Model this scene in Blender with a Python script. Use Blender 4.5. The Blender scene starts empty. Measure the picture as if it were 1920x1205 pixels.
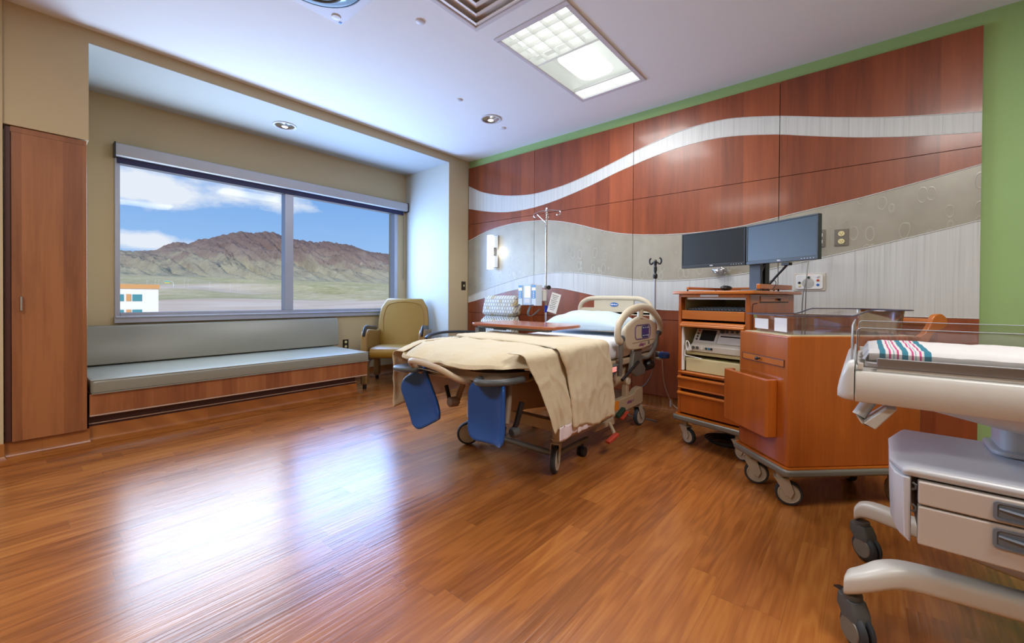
import bpy, bmesh, math, random
from mathutils import Vector, Matrix, noise
random.seed(7)
C = bpy.context.scene.collection
PI = math.pi
V = Vector

def lin(h):
    if isinstance(h, str):
        h = h.lstrip('#'); c = [int(h[i:i+2], 16)/255 for i in (0, 2, 4)]
    else:
        c = [v/255 for v in h]
    return tuple((v/12.92 if v <= .04045 else ((v+.055)/1.055)**2.4) for v in c) + (1.0,)

# ------------------------------------------------------------------ shape builder
class B:
    def __init__(s): s.bm = bmesh.new()
    def box(s, a, b):
        lo = [min(a[i], b[i]) for i in range(3)]; hi = [max(a[i], b[i]) for i in range(3)]
        v = [s.bm.verts.new((x, y, z)) for x in (lo[0], hi[0]) for y in (lo[1], hi[1]) for z in (lo[2], hi[2])]
        for f in ((0,1,3,2), (4,6,7,5), (0,4,5,1), (2,3,7,6), (0,2,6,4), (1,5,7,3)):
            s.bm.faces.new([v[i] for i in f])
        return s
    def obox(s, c, size, rot=None):
        m = Matrix.Translation(V(c)) @ (rot.to_4x4() if rot else Matrix())
        v = [s.bm.verts.new(m @ V((x*size[0]/2, y*size[1]/2, z*size[2]/2))) for x in (-1, 1) for y in (-1, 1) for z in (-1, 1)]
        for f in ((0,1,3,2), (4,6,7,5), (0,4,5,1), (2,3,7,6), (0,2,6,4), (1,5,7,3)):
            s.bm.faces.new([v[i] for i in f])
        return s
    def tube(s, pts, r, n=10, closed=False, flat=None):
        pts = [V(p) for p in pts]; m = len(pts)
        rr = r if isinstance(r, (list, tuple)) else [r]*m
        tang = []
        for i in range(m):
            if closed: t = pts[(i+1) % m]-pts[i-1]
            else: t = pts[min(i+1, m-1)]-pts[max(i-1, 0)]
            tang.append(t.normalized() if t.length > 1e-9 else V((0, 0, 1)))
        up = V((0, 0, 1)) if abs(tang[0].z) < .9 else V((1, 0, 0))
        nrm = (up-tang[0]*up.dot(tang[0])).normalized()
        rings = []
        for i in range(m):
            nrm = nrm-tang[i]*nrm.dot(tang[i])
            nrm = nrm.normalized() if nrm.length > 1e-6 else tang[i].orthogonal().normalized()
            bn = tang[i].cross(nrm)
            fx, fy = flat or (1, 1)
            rings.append([s.bm.verts.new(pts[i]+(nrm*math.cos(2*PI*k/n)*fx+bn*math.sin(2*PI*k/n)*fy)*rr[i]) for k in range(n)])
        for i in range(m if closed else m-1):
            a, b = rings[i], rings[(i+1) % m]
            for k in range(n): s.bm.faces.new((a[k], a[(k+1) % n], b[(k+1) % n], b[k]))
        if not closed:
            s.bm.faces.new(rings[0][::-1]); s.bm.faces.new(rings[-1])
        return s
    def cyl(s, a, b, r, n=20, r2=None):
        return s.tube([a, b], [r, r if r2 is None else r2], n)
    def lathe(s, c, prof, axis=(0, 0, 1), n=24, cap=True):
        ax = V(axis).normalized(); u = ax.orthogonal().normalized(); w = ax.cross(u); c = V(c)
        rings = [[s.bm.verts.new(c+ax*h+(u*math.cos(2*PI*k/n)+w*math.sin(2*PI*k/n))*max(r, 1e-4)) for k in range(n)] for r, h in prof]
        for a, b in zip(rings, rings[1:]):
            for k in range(n): s.bm.faces.new((a[k], a[(k+1) % n], b[(k+1) % n], b[k]))
        if cap:
            s.bm.faces.new(rings[0][::-1]); s.bm.faces.new(rings[-1])
        return s
    def prism(s, poly, axis, lo, hi, cap=True):
        # poly of 2D points in the two other axes (in x,y,z order)
        def P(p, h):
            q = list(p); q.insert(axis, h); return s.bm.verts.new(q)
        a = [P(p, lo) for p in poly]; b = [P(p, hi) for p in poly]; n = len(poly)
        for i in range(n): s.bm.faces.new((a[i], a[(i+1) % n], b[(i+1) % n], b[i]))
        if cap: s.bm.faces.new(a[::-1]); s.bm.faces.new(b)
        return s
    def grid(s, fn, nu, nv, wrapu=False):
        vs = [[s.bm.verts.new(fn(i/(nu if wrapu else nu-1), j/(nv-1))) for j in range(nv)] for i in range(nu)]
        for i in range(nu if wrapu else nu-1):
            for j in range(nv-1):
                k = (i+1) % nu
                s.bm.faces.new((vs[i][j], vs[k][j], vs[k][j+1], vs[i][j+1]))
        return vs
    def rings(s, rings, capa=True, capb=True):
        R = [[s.bm.verts.new(p) for p in r] for r in rings]
        for a, b in zip(R, R[1:]):
            n = len(a)
            for k in range(n): s.bm.faces.new((a[k], a[(k+1) % n], b[(k+1) % n], b[k]))
        if capa: s.bm.faces.new(R[0][::-1])
        if capb: s.bm.faces.new(R[-1])
        return s
    def band(s, lo, hi, y0, y1):
        # panel between two height curves [(x,z)] with equal x, from y0 (back) to y1 (front)
        n = len(lo); vs = []
        for (x, a), (_, b) in zip(lo, hi):
            vs.append([s.bm.verts.new(p) for p in ((x, y0, a), (x, y1, a), (x, y1, b), (x, y0, b))])
        for p, q in zip(vs, vs[1:]):
            for k in range(4): s.bm.faces.new((p[k], q[k], q[(k+1) % 4], p[(k+1) % 4]))
        s.bm.faces.new(vs[0]); s.bm.faces.new(vs[-1][::-1])
        return s
    def ell(s, c, r, nu=16, nv=10):
        rings = []
        for j in range(1, nv):
            a = PI*j/nv
            rings.append([(c[0]+r[0]*math.sin(a)*math.cos(2*PI*k/nu), c[1]+r[1]*math.sin(a)*math.sin(2*PI*k/nu), c[2]-r[2]*math.cos(a)) for k in range(nu)])
        return s.rings(rings)

def spline(pts, n=8, closed=False):
    pts = [V(p) for p in pts]; out = []; m = len(pts)
    for i in range(m if closed else m-1):
        p = [pts[(i+k) % m] if closed else pts[min(max(i+k, 0), m-1)] for k in (-1, 0, 1, 2)]
        for j in range(n):
            t = j/n
            out.append(.5*((2*p[1])+(p[2]-p[0])*t+(2*p[0]-5*p[1]+4*p[2]-p[3])*t*t+(3*p[1]-p[0]-3*p[2]+p[3])*t**3))
    if not closed: out.append(pts[-1])
    return out

def rrect(x0, y0, x1, y1, r, n=5):
    rs = r if isinstance(r, (list, tuple)) else [r]*4     # corners: x0y0, x1y0, x1y1, x0y1
    out = []
    for (cx, cy, sx, sy, a0), q in zip(((x0, y0, 1, 1, PI), (x1, y0, -1, 1, 1.5*PI), (x1, y1, -1, -1, 0), (x0, y1, 1, -1, .5*PI)), rs):
        if q <= 0: out.append((cx, cy)); continue
        for k in range(n+1):
            a = a0+.5*PI*k/n
            out.append((cx+sx*q+q*math.cos(a), cy+sy*q+q*math.sin(a)))
    return out

def cinterp(tab, x):
    # smooth (Catmull-Rom) height of a measured curve
    n = len(tab)
    if x <= tab[0][0]: i = 0
    elif x >= tab[-1][0]: i = n-2
    else: i = max(k for k in range(n-1) if tab[k][0] <= x)
    p = [tab[min(max(i+k, 0), n-1)] for k in (-1, 0, 1, 2)]
    h = p[2][0]-p[1][0]; t = (x-p[1][0])/h
    m1 = (p[2][1]-p[0][1])/max(p[2][0]-p[0][0], 1e-6)*h
    m2 = (p[3][1]-p[1][1])/max(p[3][0]-p[1][0], 1e-6)*h
    t2, t3 = t*t, t*t*t
    return (2*t3-3*t2+1)*p[1][1]+(t3-2*t2+t)*m1+(-2*t3+3*t2)*p[2][1]+(t3-t2)*m2

# ------------------------------------------------------------------ objects
ORG = {}
def obj(name, b, mat, parent=None, bevel=0, smooth=35, solid=0, sub=0, seg=2):
    bm = b.bm
    off = ORG.get(parent.name if parent else None, V((0, 0, 0)))
    if off.length: bmesh.ops.translate(bm, verts=bm.verts, vec=-off)
    bmesh.ops.recalc_face_normals(bm, faces=bm.faces)
    me = bpy.data.meshes.new(name); bm.to_mesh(me); bm.free()
    o = bpy.data.objects.new(name, me); C.objects.link(o)
    me.materials.append(mat)
    if smooth:
        me.shade_smooth(); me.set_sharp_from_angle(angle=math.radians(smooth))
    if solid:
        m = o.modifiers.new('thick', 'SOLIDIFY'); m.thickness = solid; m.offset = 0
    if sub:
        m = o.modifiers.new('sub', 'SUBSURF'); m.levels = m.render_levels = sub
    if bevel:
        m = o.modifiers.new('bevel', 'BEVEL'); m.width = bevel; m.segments = seg; m.limit_method = 'ANGLE'; m.angle_limit = math.radians(40); m.harden_normals = True
    if parent:
        o.parent = parent; ORG[o.name] = off.copy()
    return o

def tag(o, label, cat, group=None, kind=None):
    o['label'] = label; o['category'] = cat
    if group: o['group'] = group
    if kind: o['kind'] = kind
    return o
def struct(o): o['kind'] = 'structure'; return o

def thing(name, label, cat, loc=(0, 0, 0), rz=0, group=None, local=False):
    o = bpy.data.objects.new(name, None); C.objects.link(o)
    o.empty_display_size = .05; o.location = loc; o.rotation_euler = (0, 0, rz)
    tag(o, label, cat, group)
    ORG[o.name] = V((0, 0, 0)) if local else V(loc)
    return o

def text(name, s, size, mat, parent, o, xd, up, bold=0, shear=0):
    cu = bpy.data.curves.new(name, 'FONT'); cu.body = s; cu.size = size; cu.align_x = 'CENTER'; cu.align_y = 'CENTER'
    cu.extrude = .0004; cu.offset = bold; cu.shear = shear; cu.resolution_u = 3
    ob = bpy.data.objects.new(name, cu); C.objects.link(ob); cu.materials.append(mat)
    x = V(xd).normalized(); u = V(up).normalized(); z = x.cross(u).normalized()
    m = Matrix((x, z.cross(x), z)).transposed().to_4x4()
    off = ORG.get(parent.name, V((0, 0, 0)))
    ob.matrix_basis = Matrix.Translation(V(o)-off) @ m
    me = bpy.data.meshes.new_from_object(ob); mo = bpy.data.objects.new(name, me); C.objects.link(mo)
    mo.matrix_basis = ob.matrix_basis.copy(); bpy.data.objects.remove(ob); bpy.data.curves.remove(cu)
    if not me.materials: me.materials.append(mat)
    mo.parent = parent; ORG[mo.name] = off.copy()
    return mo

def dup(root, loc, rz=None, label=None, group=None):
    r = root.copy(); C.objects.link(r); r.location = loc
    if rz is not None: r.rotation_euler = (0, 0, rz)
    if label: r['label'] = label
    if group: r['group'] = group
    for ch in list(root.children):
        c = ch.copy(); C.objects.link(c); c.parent = r
        for g in list(ch.children):
            d = g.copy(); C.objects.link(d); d.parent = c
    return r

# ------------------------------------------------------------------ materials
MATS = {}
class N:
    def __init__(s, name):
        s.m = bpy.data.materials.new(name); s.m.use_nodes = True
        s.t = s.m.node_tree; s.b = s.t.nodes['Principled BSDF']
    def n(s, typ, **k):
        nd = s.t.nodes.new(typ)
        for a, v in k.items():
            if a.startswith('_'):
                nd.inputs[a[1:].replace('_', ' ')].default_value = v
            else: setattr(nd, a, v)
        return nd
    def l(s, a, b): s.t.links.new(a, b)
    def math(s, op, a, b=None, c=None):
        nd = s.n('ShaderNodeMath', operation=op)
        for i, v in enumerate((a, b, c)):
            if v is None: continue
            if isinstance(v, (int, float)): nd.inputs[i].default_value = v
            else: s.l(v, nd.inputs[i])
        return nd.outputs[0]
    def mix(s, f, a, b, mode='MIX'):
        nd = s.n('ShaderNodeMix', data_type='RGBA', blend_type=mode)
        for i, v in ((0, f), (6, a), (7, b)):
            if isinstance(v, (int, float)): nd.inputs[i].default_value = v
            elif isinstance(v, tuple): nd.inputs[i].default_value = v
            else: s.l(v, nd.inputs[i])
        return nd.outputs[2]
    def ramp(s, f, stops, interp='LINEAR'):
        nd = s.n('ShaderNodeValToRGB'); e = nd.color_ramp.elements; nd.color_ramp.interpolation = interp
        while len(e) < len(stops): e.new(.5)
        for q, (p, c) in zip(e, stops): q.position = p; q.color = c
        s.l(f, nd.inputs[0]); return nd.outputs[0]
    def coord(s, scale=(1, 1, 1), out='Object', loc=(0, 0, 0), rot=(0, 0, 0)):
        tc = s.n('ShaderNodeTexCoord'); mp = s.n('ShaderNodeMapping'); mp.inputs['Scale'].default_value = scale
        mp.inputs['Location'].default_value = loc; mp.inputs['Rotation'].default_value = rot
        s.l(tc.outputs[out], mp.inputs[0]); return mp.outputs[0]
    def noise(s, vec, scale=5, detail=4, rough=.55, dist=0, out=0):
        nd = s.n('ShaderNodeTexNoise'); nd.inputs['Scale'].default_value = scale; nd.inputs['Detail'].default_value = detail
        nd.inputs['Roughness'].default_value = rough; nd.inputs['Distortion'].default_value = dist
        s.l(vec, nd.inputs['Vector']); return nd.outputs[out]
    def bump(s, h, strength=.2, dist=.01):
        nd = s.n('ShaderNodeBump'); nd.inputs['Strength'].default_value = strength; nd.inputs['Distance'].default_value = dist
        s.l(h, nd.inputs['Height']); s.l(nd.outputs[0], s.b.inputs['Normal']); return nd
    def set(s, **k):
        for a, v in k.items(): s.b.inputs[a.replace('_', ' ')].default_value = v
        return s

def plain(name, col, rough=.5, metal=0, var=.06, scale=8, bump=0, bscale=60, **k):
    q = N(name); c = lin(col) if not (isinstance(col, tuple) and len(col) == 4) else col
    f = q.noise(q.coord(), scale, 3)
    d = tuple(v*(1-var) for v in c[:3])+(1,); e = tuple(min(1, v*(1+var)) for v in c[:3])+(1,)
    q.l(q.mix(f, d, e), q.b.inputs['Base Color'])
    q.set(Roughness=rough, Metallic=metal, **k)
    if bump: q.bump(q.noise(q.coord(), bscale, 3), bump, .004)
    return q.m

def emit(name, col, strength, base=.8):
    q = N(name); f = q.noise(q.coord(), 3, 2)
    c = lin(col)
    q.l(q.mix(f, tuple(v*.97 for v in c[:3])+(1,), c), q.b.inputs['Emission Color'])
    q.set(Emission_Strength=strength, Roughness=.4); q.b.inputs['Base Color'].default_value = (base, base, base, 1)
    return q.m

def wood(name, dark, light, axis=2, rough=.3, coat=.3, leaf=0.16, fig=1.0, leafamt=.35, spec=.5):
    q = N(name); s = [7, 7, 7]; s[axis] = .7
    f1 = q.noise(q.coord(tuple(s)), 1.6, 5, .6, .4)
    s2 = [90, 90, 90]; s2[axis] = 3
    f2 = q.noise(q.coord(tuple(s2)), 1, 3, .6)
    sep = q.n('ShaderNodeSeparateXYZ'); q.l(q.coord(), sep.inputs[0])
    a = q.math('ADD', sep.outputs[0 if axis != 0 else 2], q.math('MULTIPLY', sep.outputs[1], 1.0 if axis != 1 else 0.0))
    wn = q.n('ShaderNodeTexWhiteNoise', noise_dimensions='1D'); q.l(q.math('FLOOR', q.math('DIVIDE', a, leaf)), wn.inputs['W'])
    f = q.math('ADD', q.math('MULTIPLY', f1, .75*fig), q.math('MULTIPLY', f2, .3))
    f = q.math('ADD', f, q.math('MULTIPLY', q.math('SUBTRACT', wn.outputs[0], .5), leafamt))
    col = q.ramp(f, [(.2, lin(dark)), (.8, lin(light))])
    q.l(col, q.b.inputs['Base Color'])
    q.set(Roughness=rough, Coat_Weight=coat, Coat_Roughness=.12, Specular_IOR_Level=spec)
    q.bump(f2, .05, .002)
    return q.m

def glassy(name, tint=(1, 1, 1, 1), refl=.06, rough=.02, fk=1.0):
    # clear sheet: transparent with a fresnel mirror (thin pane, no refraction shift)
    q = N(name); t = q.t; t.nodes.remove(q.b); out = t.nodes['Material Output']
    tr = q.n('ShaderNodeBsdfTransparent'); tr.inputs[0].default_value = tint
    gl = q.n('ShaderNodeBsdfGlossy'); gl.inputs['Roughness'].default_value = rough
    lw = q.n('ShaderNodeFresnel'); lw.inputs[0].default_value = 1.45
    f = q.math('ADD', q.math('MULTIPLY', lw.outputs[0], fk), refl)
    mx = q.n('ShaderNodeMixShader'); q.l(f, mx.inputs[0]); q.l(tr.outputs[0], mx.inputs[1]); q.l(gl.outputs[0], mx.inputs[2])
    q.l(mx.outputs[0], out.inputs[0])
    return q.m
# ------------------------------------------------------------------ palette
M = {}
M['beige'] = plain('wall_paint_beige', '#c2b08c', .75, var=.02)
M['alcovewhite'] = plain('wall_paint_pale', '#c0c2ba', .7, var=.02)
M['ceil'] = plain('ceiling_paint', '#e9edf3', .8, var=.015)
M['green'] = plain('wall_paint_green', '#9abd7d', .7, var=.03)
M['cherry'] = wood('cherry_panel', '#69301a', '#9e512b', 2, .36, .2, .17, 1, .3)
M['cabwood'] = wood('wardrobe_cherry', '#6b3a23', '#a2683f', 2, .36, .2, .09, 1.2, .3)
M['cart'] = wood('cart_cherry', '#8c4312', '#bd6420', 2, .25, .5, .4, .8, .12)
M['carth'] = wood('cart_cherry_rail', '#9c5013', '#cc7628', 0, .28, .5, .4, .8, .1)
M['table'] = wood('table_cherry', '#96502f', '#b26a45', 0, .22, .4, .5, .8, .1)
M['benchwood'] = wood('bench_cherry', '#71391f', '#a4683f', 2, .35, .25, .11, 1.1, .3)
M['darkkick'] = plain('toe_kick_dark', '#4a231a', .5)
M['edgeband'] = plain('edge_band_pale', '#b79a86', .4)
M['vinyl'] = plain('bench_vinyl_grey', '#87867a', .3, var=.04, bump=.05, bscale=250)
M['gold'] = plain('gold_vinyl', '#8c6a22', .42, var=.06, bump=.06, bscale=300)
M['goldframe'] = plain('bronze_frame', '#8f7042', .38, metal=.35)
M['blackpad'] = plain('black_rubber_pad', '#1b1f27', .35)
M['black'] = plain('black_plastic', '#17181b', .4)
M['cable'] = plain('black_cable', '#141414', .5)
M['darkgrey'] = plain('dark_grey_plastic', '#4c4f50', .45)
M['midgrey'] = plain('mid_grey_metal', '#77766f', .4, metal=.3)
M['steel'] = plain('brushed_steel', '#b9bbbd', .28, metal=.9)
M['chrome'] = plain('chrome', '#d6d8da', .14, metal=1)
M['bedplastic'] = plain('bed_cream_plastic', '#cfc4ac', .42, var=.03)
M['bedbeige'] = plain('bed_beige_metal', '#b4a084', .42, var=.04)
M['bedtaupe'] = plain('bed_taupe_housing', '#8a7462', .5)
M['blue'] = plain('blue_foot_pad', '#1f4f96', .38, var=.05)
M['bluecap'] = plain('blue_bumper', '#2f5aa8', .4)
M['rubber'] = plain('wheel_rubber', '#2e3238', .6)
M['hub'] = plain('wheel_hub_grey', '#b3a898', .45)
M['sheet'] = plain('white_sheet', '#e6e8ee', .8, var=.03, bump=.15, bscale=14)
M['pillow'] = plain('pillow_cotton', '#c6dbe8', .75, var=.03, bump=.15, bscale=12)
M['hem'] = plain('pale_pink_hem', '#e2d6dc', .8, var=.03)
M['blanket'] = plain('beige_blanket', '#d3c6aa', .9, var=.06, scale=5, bump=.9, bscale=30, Specular_IOR_Level=.15)
M['footcover'] = M['blanket']
M['greypad'] = plain('purple_panel_line', '#5b3f8a', .5)
M['keypad'] = plain('blue_keypad', '#30467f', .45)
M['white'] = plain('white_plastic', '#e4e6e6', .4, var=.02)
M['whitetxt'] = plain('white_print', '#f2f4f6', .5, var=.01)
M['purpletxt'] = plain('purple_print', '#84407e', .5)
M['logoblue'] = plain('badge_blue', '#1c63b4', .4)
M['red'] = plain('red_plastic', '#b5402a', .45)
M['greenpl'] = plain('dark_green_plastic', '#1d3b2d', .45)
M['orange'] = plain('orange_sticker', '#ec8a1c', .5)
M['redlit'] = emit('red_release_label', '#e0453a', 1.0)
M['cream'] = plain('cream_metal', '#cdc49a', .45, var=.03)
M['warm'] = plain('warmer_shell', '#cbcac5', .32, var=.02)
M['warm2'] = plain('warmer_cabinet', '#c3c6cc', .28, var=.02)
M['drawerfront'] = plain('warmer_drawer_front', '#c3bab3', .4, var=.02)
M['greyhandle'] = plain('slate_pull', '#6f7884', .4)
M['screen'] = plain('monitor_screen', '#20262b', .35, var=.1)
M['screen2'] = plain('monitor_screen_blue', '#2c3946', .35, var=.1)
M['bezel'] = plain('monitor_bezel', '#2c3238', .4)
M['pale'] = plain('device_pale_grey', '#cfd2d2', .4)
M['device'] = plain('device_warm_grey', '#cdc9be', .42)
M['lcd'] = plain('device_dark_screen', '#22282b', .15)
M['pumpblue'] = plain('pump_blue', '#2f79ad', .4)
M['pumpscreen'] = emit('pump_display', '#f4f8fc', .9)
M['paper'] = plain('paper_white', '#e6e6e2', .7)
M['ink'] = plain('ink_grey', '#55585c', .7)
M['polyblue'] = plain('royal_blue_sleeve', '#16309a', .4)
M['pumpbody'] = plain('pump_body', '#c3ccd3', .4)
M['pumpgrey'] = plain('pump_controller', '#a9b6c0', .4)
M['clear'] = glassy('clear_acrylic', (.925, .91, .935, 1), .03, .03)
M['clearedge'] = plain('acrylic_edge', '#c9cfd8', .15, var=.02, Transmission_Weight=.3)
M['smoke'] = plain('acrylic_smoky_edge', '#55566a', .15, var=.02, Transmission_Weight=.2)
M['outsteel'] = plain('outlet_steel', '#7d7a72', .35, metal=.7)
M['ivory'] = plain('outlet_ivory', '#ddd49e', .45)
M['brown'] = plain('outlet_brown', '#2f251c', .4)
M['alu'] = plain('window_aluminium', '#aeb4c4', .35, metal=.35)
M['blind'] = plain('blind_fascia', '#b7b8be', .4, metal=.1)
M['navy'] = plain('blind_hem_navy', '#20204e', .5)
M['lamp'] = emit('lamp_diffuser', '#f6fbff', 1.6)
M['trof'] = emit('troffer_lens', '#fbfff8', 1.5)
M['trof2'] = emit('troffer_reflector', '#e6eee6', .5, .3)
M['louver'] = emit('troffer_louver', '#c9d6cb', .35, .6)
M['gyptrim'] = plain('fixture_white_trim', '#d3d3dc', .45, var=.01)
M['vent'] = plain('vent_metal', '#e8e0dc', .5)
M['glassblue'] = plain('exam_lens', '#9cc6e6', .12, var=.03)
M['bassin'] = glassy('bassinet_acrylic', (.88, .86, .90, 1), .07, .05)
M['bag'] = glassy('clear_bag', (.8, .82, .84, 1), .35, .2)

def ring_fabric():
    q = N('ring_pattern_fabric'); 
    sp_ = q.n('ShaderNodeSeparateXYZ'); q.l(q.coord(), sp_.inputs[0])
    P_ = .042
    uu = q.math('DIVIDE', q.math('ADD', sp_.outputs[0], q.math('MULTIPLY', sp_.outputs[1], .25)), P_); vv = q.math('DIVIDE', q.math('SUBTRACT', sp_.outputs[2], q.math('MULTIPLY', sp_.outputs[1], .9)), P_*.80)
    rowi = q.math('FLOOR', vv); uu = q.math('ADD', uu, q.math('MULTIPLY', rowi, .5))
    fu = q.math('SUBTRACT', q.math('FRACT', uu), .5); fv = q.math('MULTIPLY', q.math('SUBTRACT', q.math('FRACT', vv), .5), .80)
    dd = q.math('SQRT', q.math('ADD', q.math('MULTIPLY', fu, fu), q.math('MULTIPLY', fv, fv)))
    line = q.ramp(q.math('ABSOLUTE', q.math('SUBTRACT', dd, .40)), [(.045, (1, 1, 1, 1)), (.085, (0, 0, 0, 1))])
    cc = q.n('ShaderNodeCombineXYZ'); q.l(q.math('FLOOR', uu), cc.inputs[0]); q.l(rowi, cc.inputs[1])
    wn_ = q.n('ShaderNodeTexWhiteNoise', noise_dimensions='2D'); q.l(cc.outputs[0], wn_.inputs['Vector'])
    base = q.ramp(wn_.outputs[0], [(0, lin('#d6d4c8')), (.5, lin('#d0c9b0')), (.72, lin('#d9d7d0')), (.88, lin('#c9b27e'))], 'CONSTANT')
    q.l(q.mix(line, base, lin('#63656b')), q.b.inputs['Base Color']); q.set(Roughness=.7); return q.m
M['ring'] = ring_fabric()

def wave_white():
    q = N('white_grain_laminate')
    f = q.noise(q.coord((60, 60, 1.2)), 1, 4, .6); g = q.noise(q.coord((160, 160, 2)), 1, 2, .5)
    f = q.math('ADD', q.math('MULTIPLY', f, .7), q.math('MULTIPLY', g, .4))
    q.l(q.ramp(f, [(.3, lin('#a9acab')), (.5, lin('#c6c9c7')), (.8, lin('#d3d6d4'))]), q.b.inputs['Base Color']); q.set(Roughness=.45); return q.m
M['wwhite'] = wave_white()

def resin():
    q = N('leaf_resin_panel')
    base = q.noise(q.coord((1, 1, 1)), 3, 4)
    v = q.coord((15, 15, 7.5), rot=(0, .55, 0))
    a = q.n('ShaderNodeTexVoronoi', feature='DISTANCE_TO_EDGE'); a.inputs['Scale'].default_value = 1
    nz = q.noise(q.coord((6, 6, 5)), 1.3, 2, out=1)
    add = q.n('ShaderNodeMix', data_type='RGBA', blend_type='LINEAR_LIGHT'); add.inputs[0].default_value = .10; q.l(v, add.inputs[6]); q.l(nz, add.inputs[7])
    q.l(add.outputs[2], a.inputs['Vector'])
    c = q.n('ShaderNodeTexVoronoi'); c.inputs['Scale'].default_value = 1.0; q.l(add.outputs[2], c.inputs['Vector'])
    line = q.ramp(q.math('ABSOLUTE', q.math('SUBTRACT', c.outputs['Distance'], .36)), [(.0, (1, 1, 1, 1)), (.05, (0, 0, 0, 1))])
    f = q.math('ADD', q.math('MULTIPLY', base, .6), q.math('MULTIPLY', c.outputs['Distance'], .16))
    col = q.ramp(f, [(.25, lin('#989486')), (.8, lin('#b2aea1'))])
    fade = q.ramp(q.noise(q.coord((1, 1, 1), loc=(3, 1, 5)), 1.1, 2), [(.44, (0, 0, 0, 1)), (.58, (.42, .42, .42, 1))])
    col = q.mix(q.math('MULTIPLY', line, fade), col, lin('#c9c7bb'))
    q.l(col, q.b.inputs['Base Color']); q.set(Roughness=.33, Metallic=.1)
    q.bump(q.math('ADD', line, base), .12, .004); return q.m
M['resin'] = resin()

def floor_mat(name='plank_floor', rough=.19, pl=True):
    q = N(name); sep = q.n('ShaderNodeSeparateXYZ'); q.l(q.coord(), sep.inputs[0])
    x, y, z = sep.outputs
    W, L = .105, .92
    row = q.math('FLOOR', q.math('DIVIDE', x, W))
    w1 = q.n('ShaderNodeTexWhiteNoise', noise_dimensions='1D'); q.l(row, w1.inputs['W'])
    yy = q.math('ADD', y, q.math('MULTIPLY', w1.outputs[0], L))
    cell = q.math('FLOOR', q.math('DIVIDE', yy, L))
    cb = q.n('ShaderNodeCombineXYZ'); q.l(row, cb.inputs[0]); q.l(cell, cb.inputs[1])
    w2 = q.n('ShaderNodeTexWhiteNoise', noise_dimensions='2D'); q.l(cb.outputs[0], w2.inputs['Vector'])
    rnd = w2.outputs[0]
    def vec(sx, sy, k):
        c = q.n('ShaderNodeCombineXYZ'); q.l(q.math('MULTIPLY', x, sx), c.inputs[0]); q.l(q.math('MULTIPLY', q.math('ADD', y, z), sy), c.inputs[1]); q.l(q.math('MULTIPLY', rnd, k), c.inputs[2]); return c.outputs[0]
    n1 = q.noise(vec(9, 1.1, 40), 1, 3, .5)
    rings = q.math('MULTIPLY', q.math('SINE', q.math('MULTIPLY', n1, 42)), .5)
    n2 = q.noise(vec(95, 2.2, 10), 1, 4, .6)
    n3 = q.noise(vec(30, 1.2, 23), 1, 4, .6)
    f = q.math('ADD', q.math('MULTIPLY', rings, .15), q.math('ADD', q.math('MULTIPLY', n2, .42), q.math('MULTIPLY', n3, .26)))
    f = q.math('ADD', f, q.math('MULTIPLY', q.math('SUBTRACT', rnd, .5), .24))
    col = q.ramp(f, [(.12, lin('#72421d')), (.38, lin('#995d2a')), (.62, lin('#b17537'))])
    hue = q.noise(q.coord(), .8, 2)
    col = q.mix(q.math('MULTIPLY', hue, .3), col, lin('#a0562b'))
    fr = q.math('FRACT', q.math('DIVIDE', x, W)); fy = q.math('FRACT', q.math('DIVIDE', yy, L))
    ln = q.math('MAXIMUM', q.math('LESS_THAN', fr, .014), q.math('LESS_THAN', fy, .0022))
    col = q.mix(q.math('MULTIPLY', ln, .3), col, lin('#3d1f10'))
    q.l(col, q.b.inputs['Base Color'])
    q.set(Roughness=rough, Specular_IOR_Level=.7)
    rr = q.math('ADD', q.math('MULTIPLY', n2, .14), rough-.03); q.l(rr, q.b.inputs['Roughness'])
    q.bump(q.math('ADD', n2, q.math('MULTIPLY', n3, .6)), .15, .006); return q.m
M['floor'] = floor_mat()

# ------------------------------------------------------------------ room shell
H = 2.87; HS = 2.775; XB = -.93; YA, YB = -3.614, -.36; XR, YR = 6.9, -6.4
b = B().box((XB-.2, YR, -.1), (XR, .15, 0)); struct(obj('floor', b, M['floor'], smooth=0))
b = B()
# ceiling slab with an opening for the troffer
TX0, TX1, TY0, TY1 = 2.088, 2.652, -1.735, -.585
for a, c in (((0, YR), (XR, TY0)), ((0, TY1), (XR, 0)), ((0, TY0), (TX0, TY1)), ((TX1, TY0), (XR, TY1))):
    b.box((a[0], a[1], H), (c[0], c[1], H+.25))
struct(obj('ceiling', b, M['ceil'], smooth=0))
M['ceil2'] = plain('ceiling_paint_darkened', '#b3b8b8', .8, var=.015)  # ceiling white darkened in its colour to hold down the window light
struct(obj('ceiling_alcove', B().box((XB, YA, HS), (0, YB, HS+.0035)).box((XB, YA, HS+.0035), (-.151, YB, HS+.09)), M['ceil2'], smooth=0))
struct(obj('wall_back', B().box((XB-.2, 0, 0), (XR+.2, .15, H+.25)), M['green'], smooth=0))
struct(obj('wall_right', B().box((XR, YR-.15, 0), (XR+.15, 0, H+.25)), M['beige'], smooth=0))
struct(obj('wall_front', B().box((-.2, YR-.15, 0), (XR, YR, H+.25)), M['beige'], smooth=0))
b = B().box((-.15, YA, HS+.004), (0, YB, H+.25)).box((-.15, -3.99, 2.11), (0, YA, H+.25)).box((-.15, YR, 0), (.02, -3.99, H+.25)).box((-.15, YB, 0), (0, 0, H+.25))
struct(obj('wall_left', b, M['beige'], smooth=0))
struct(obj('wall_alcove_right', B().box((XB, YB, 0), (-.151, YB+.1, HS)).box((-.15, YB-.004, 0), (-.002, YB, HS)), M['alcovewhite'], smooth=0))
struct(obj('wall_alcove_left', B().box((XB, -3.72, 0), (-.6, YA, HS)), M['beige'], smooth=0))
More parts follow.
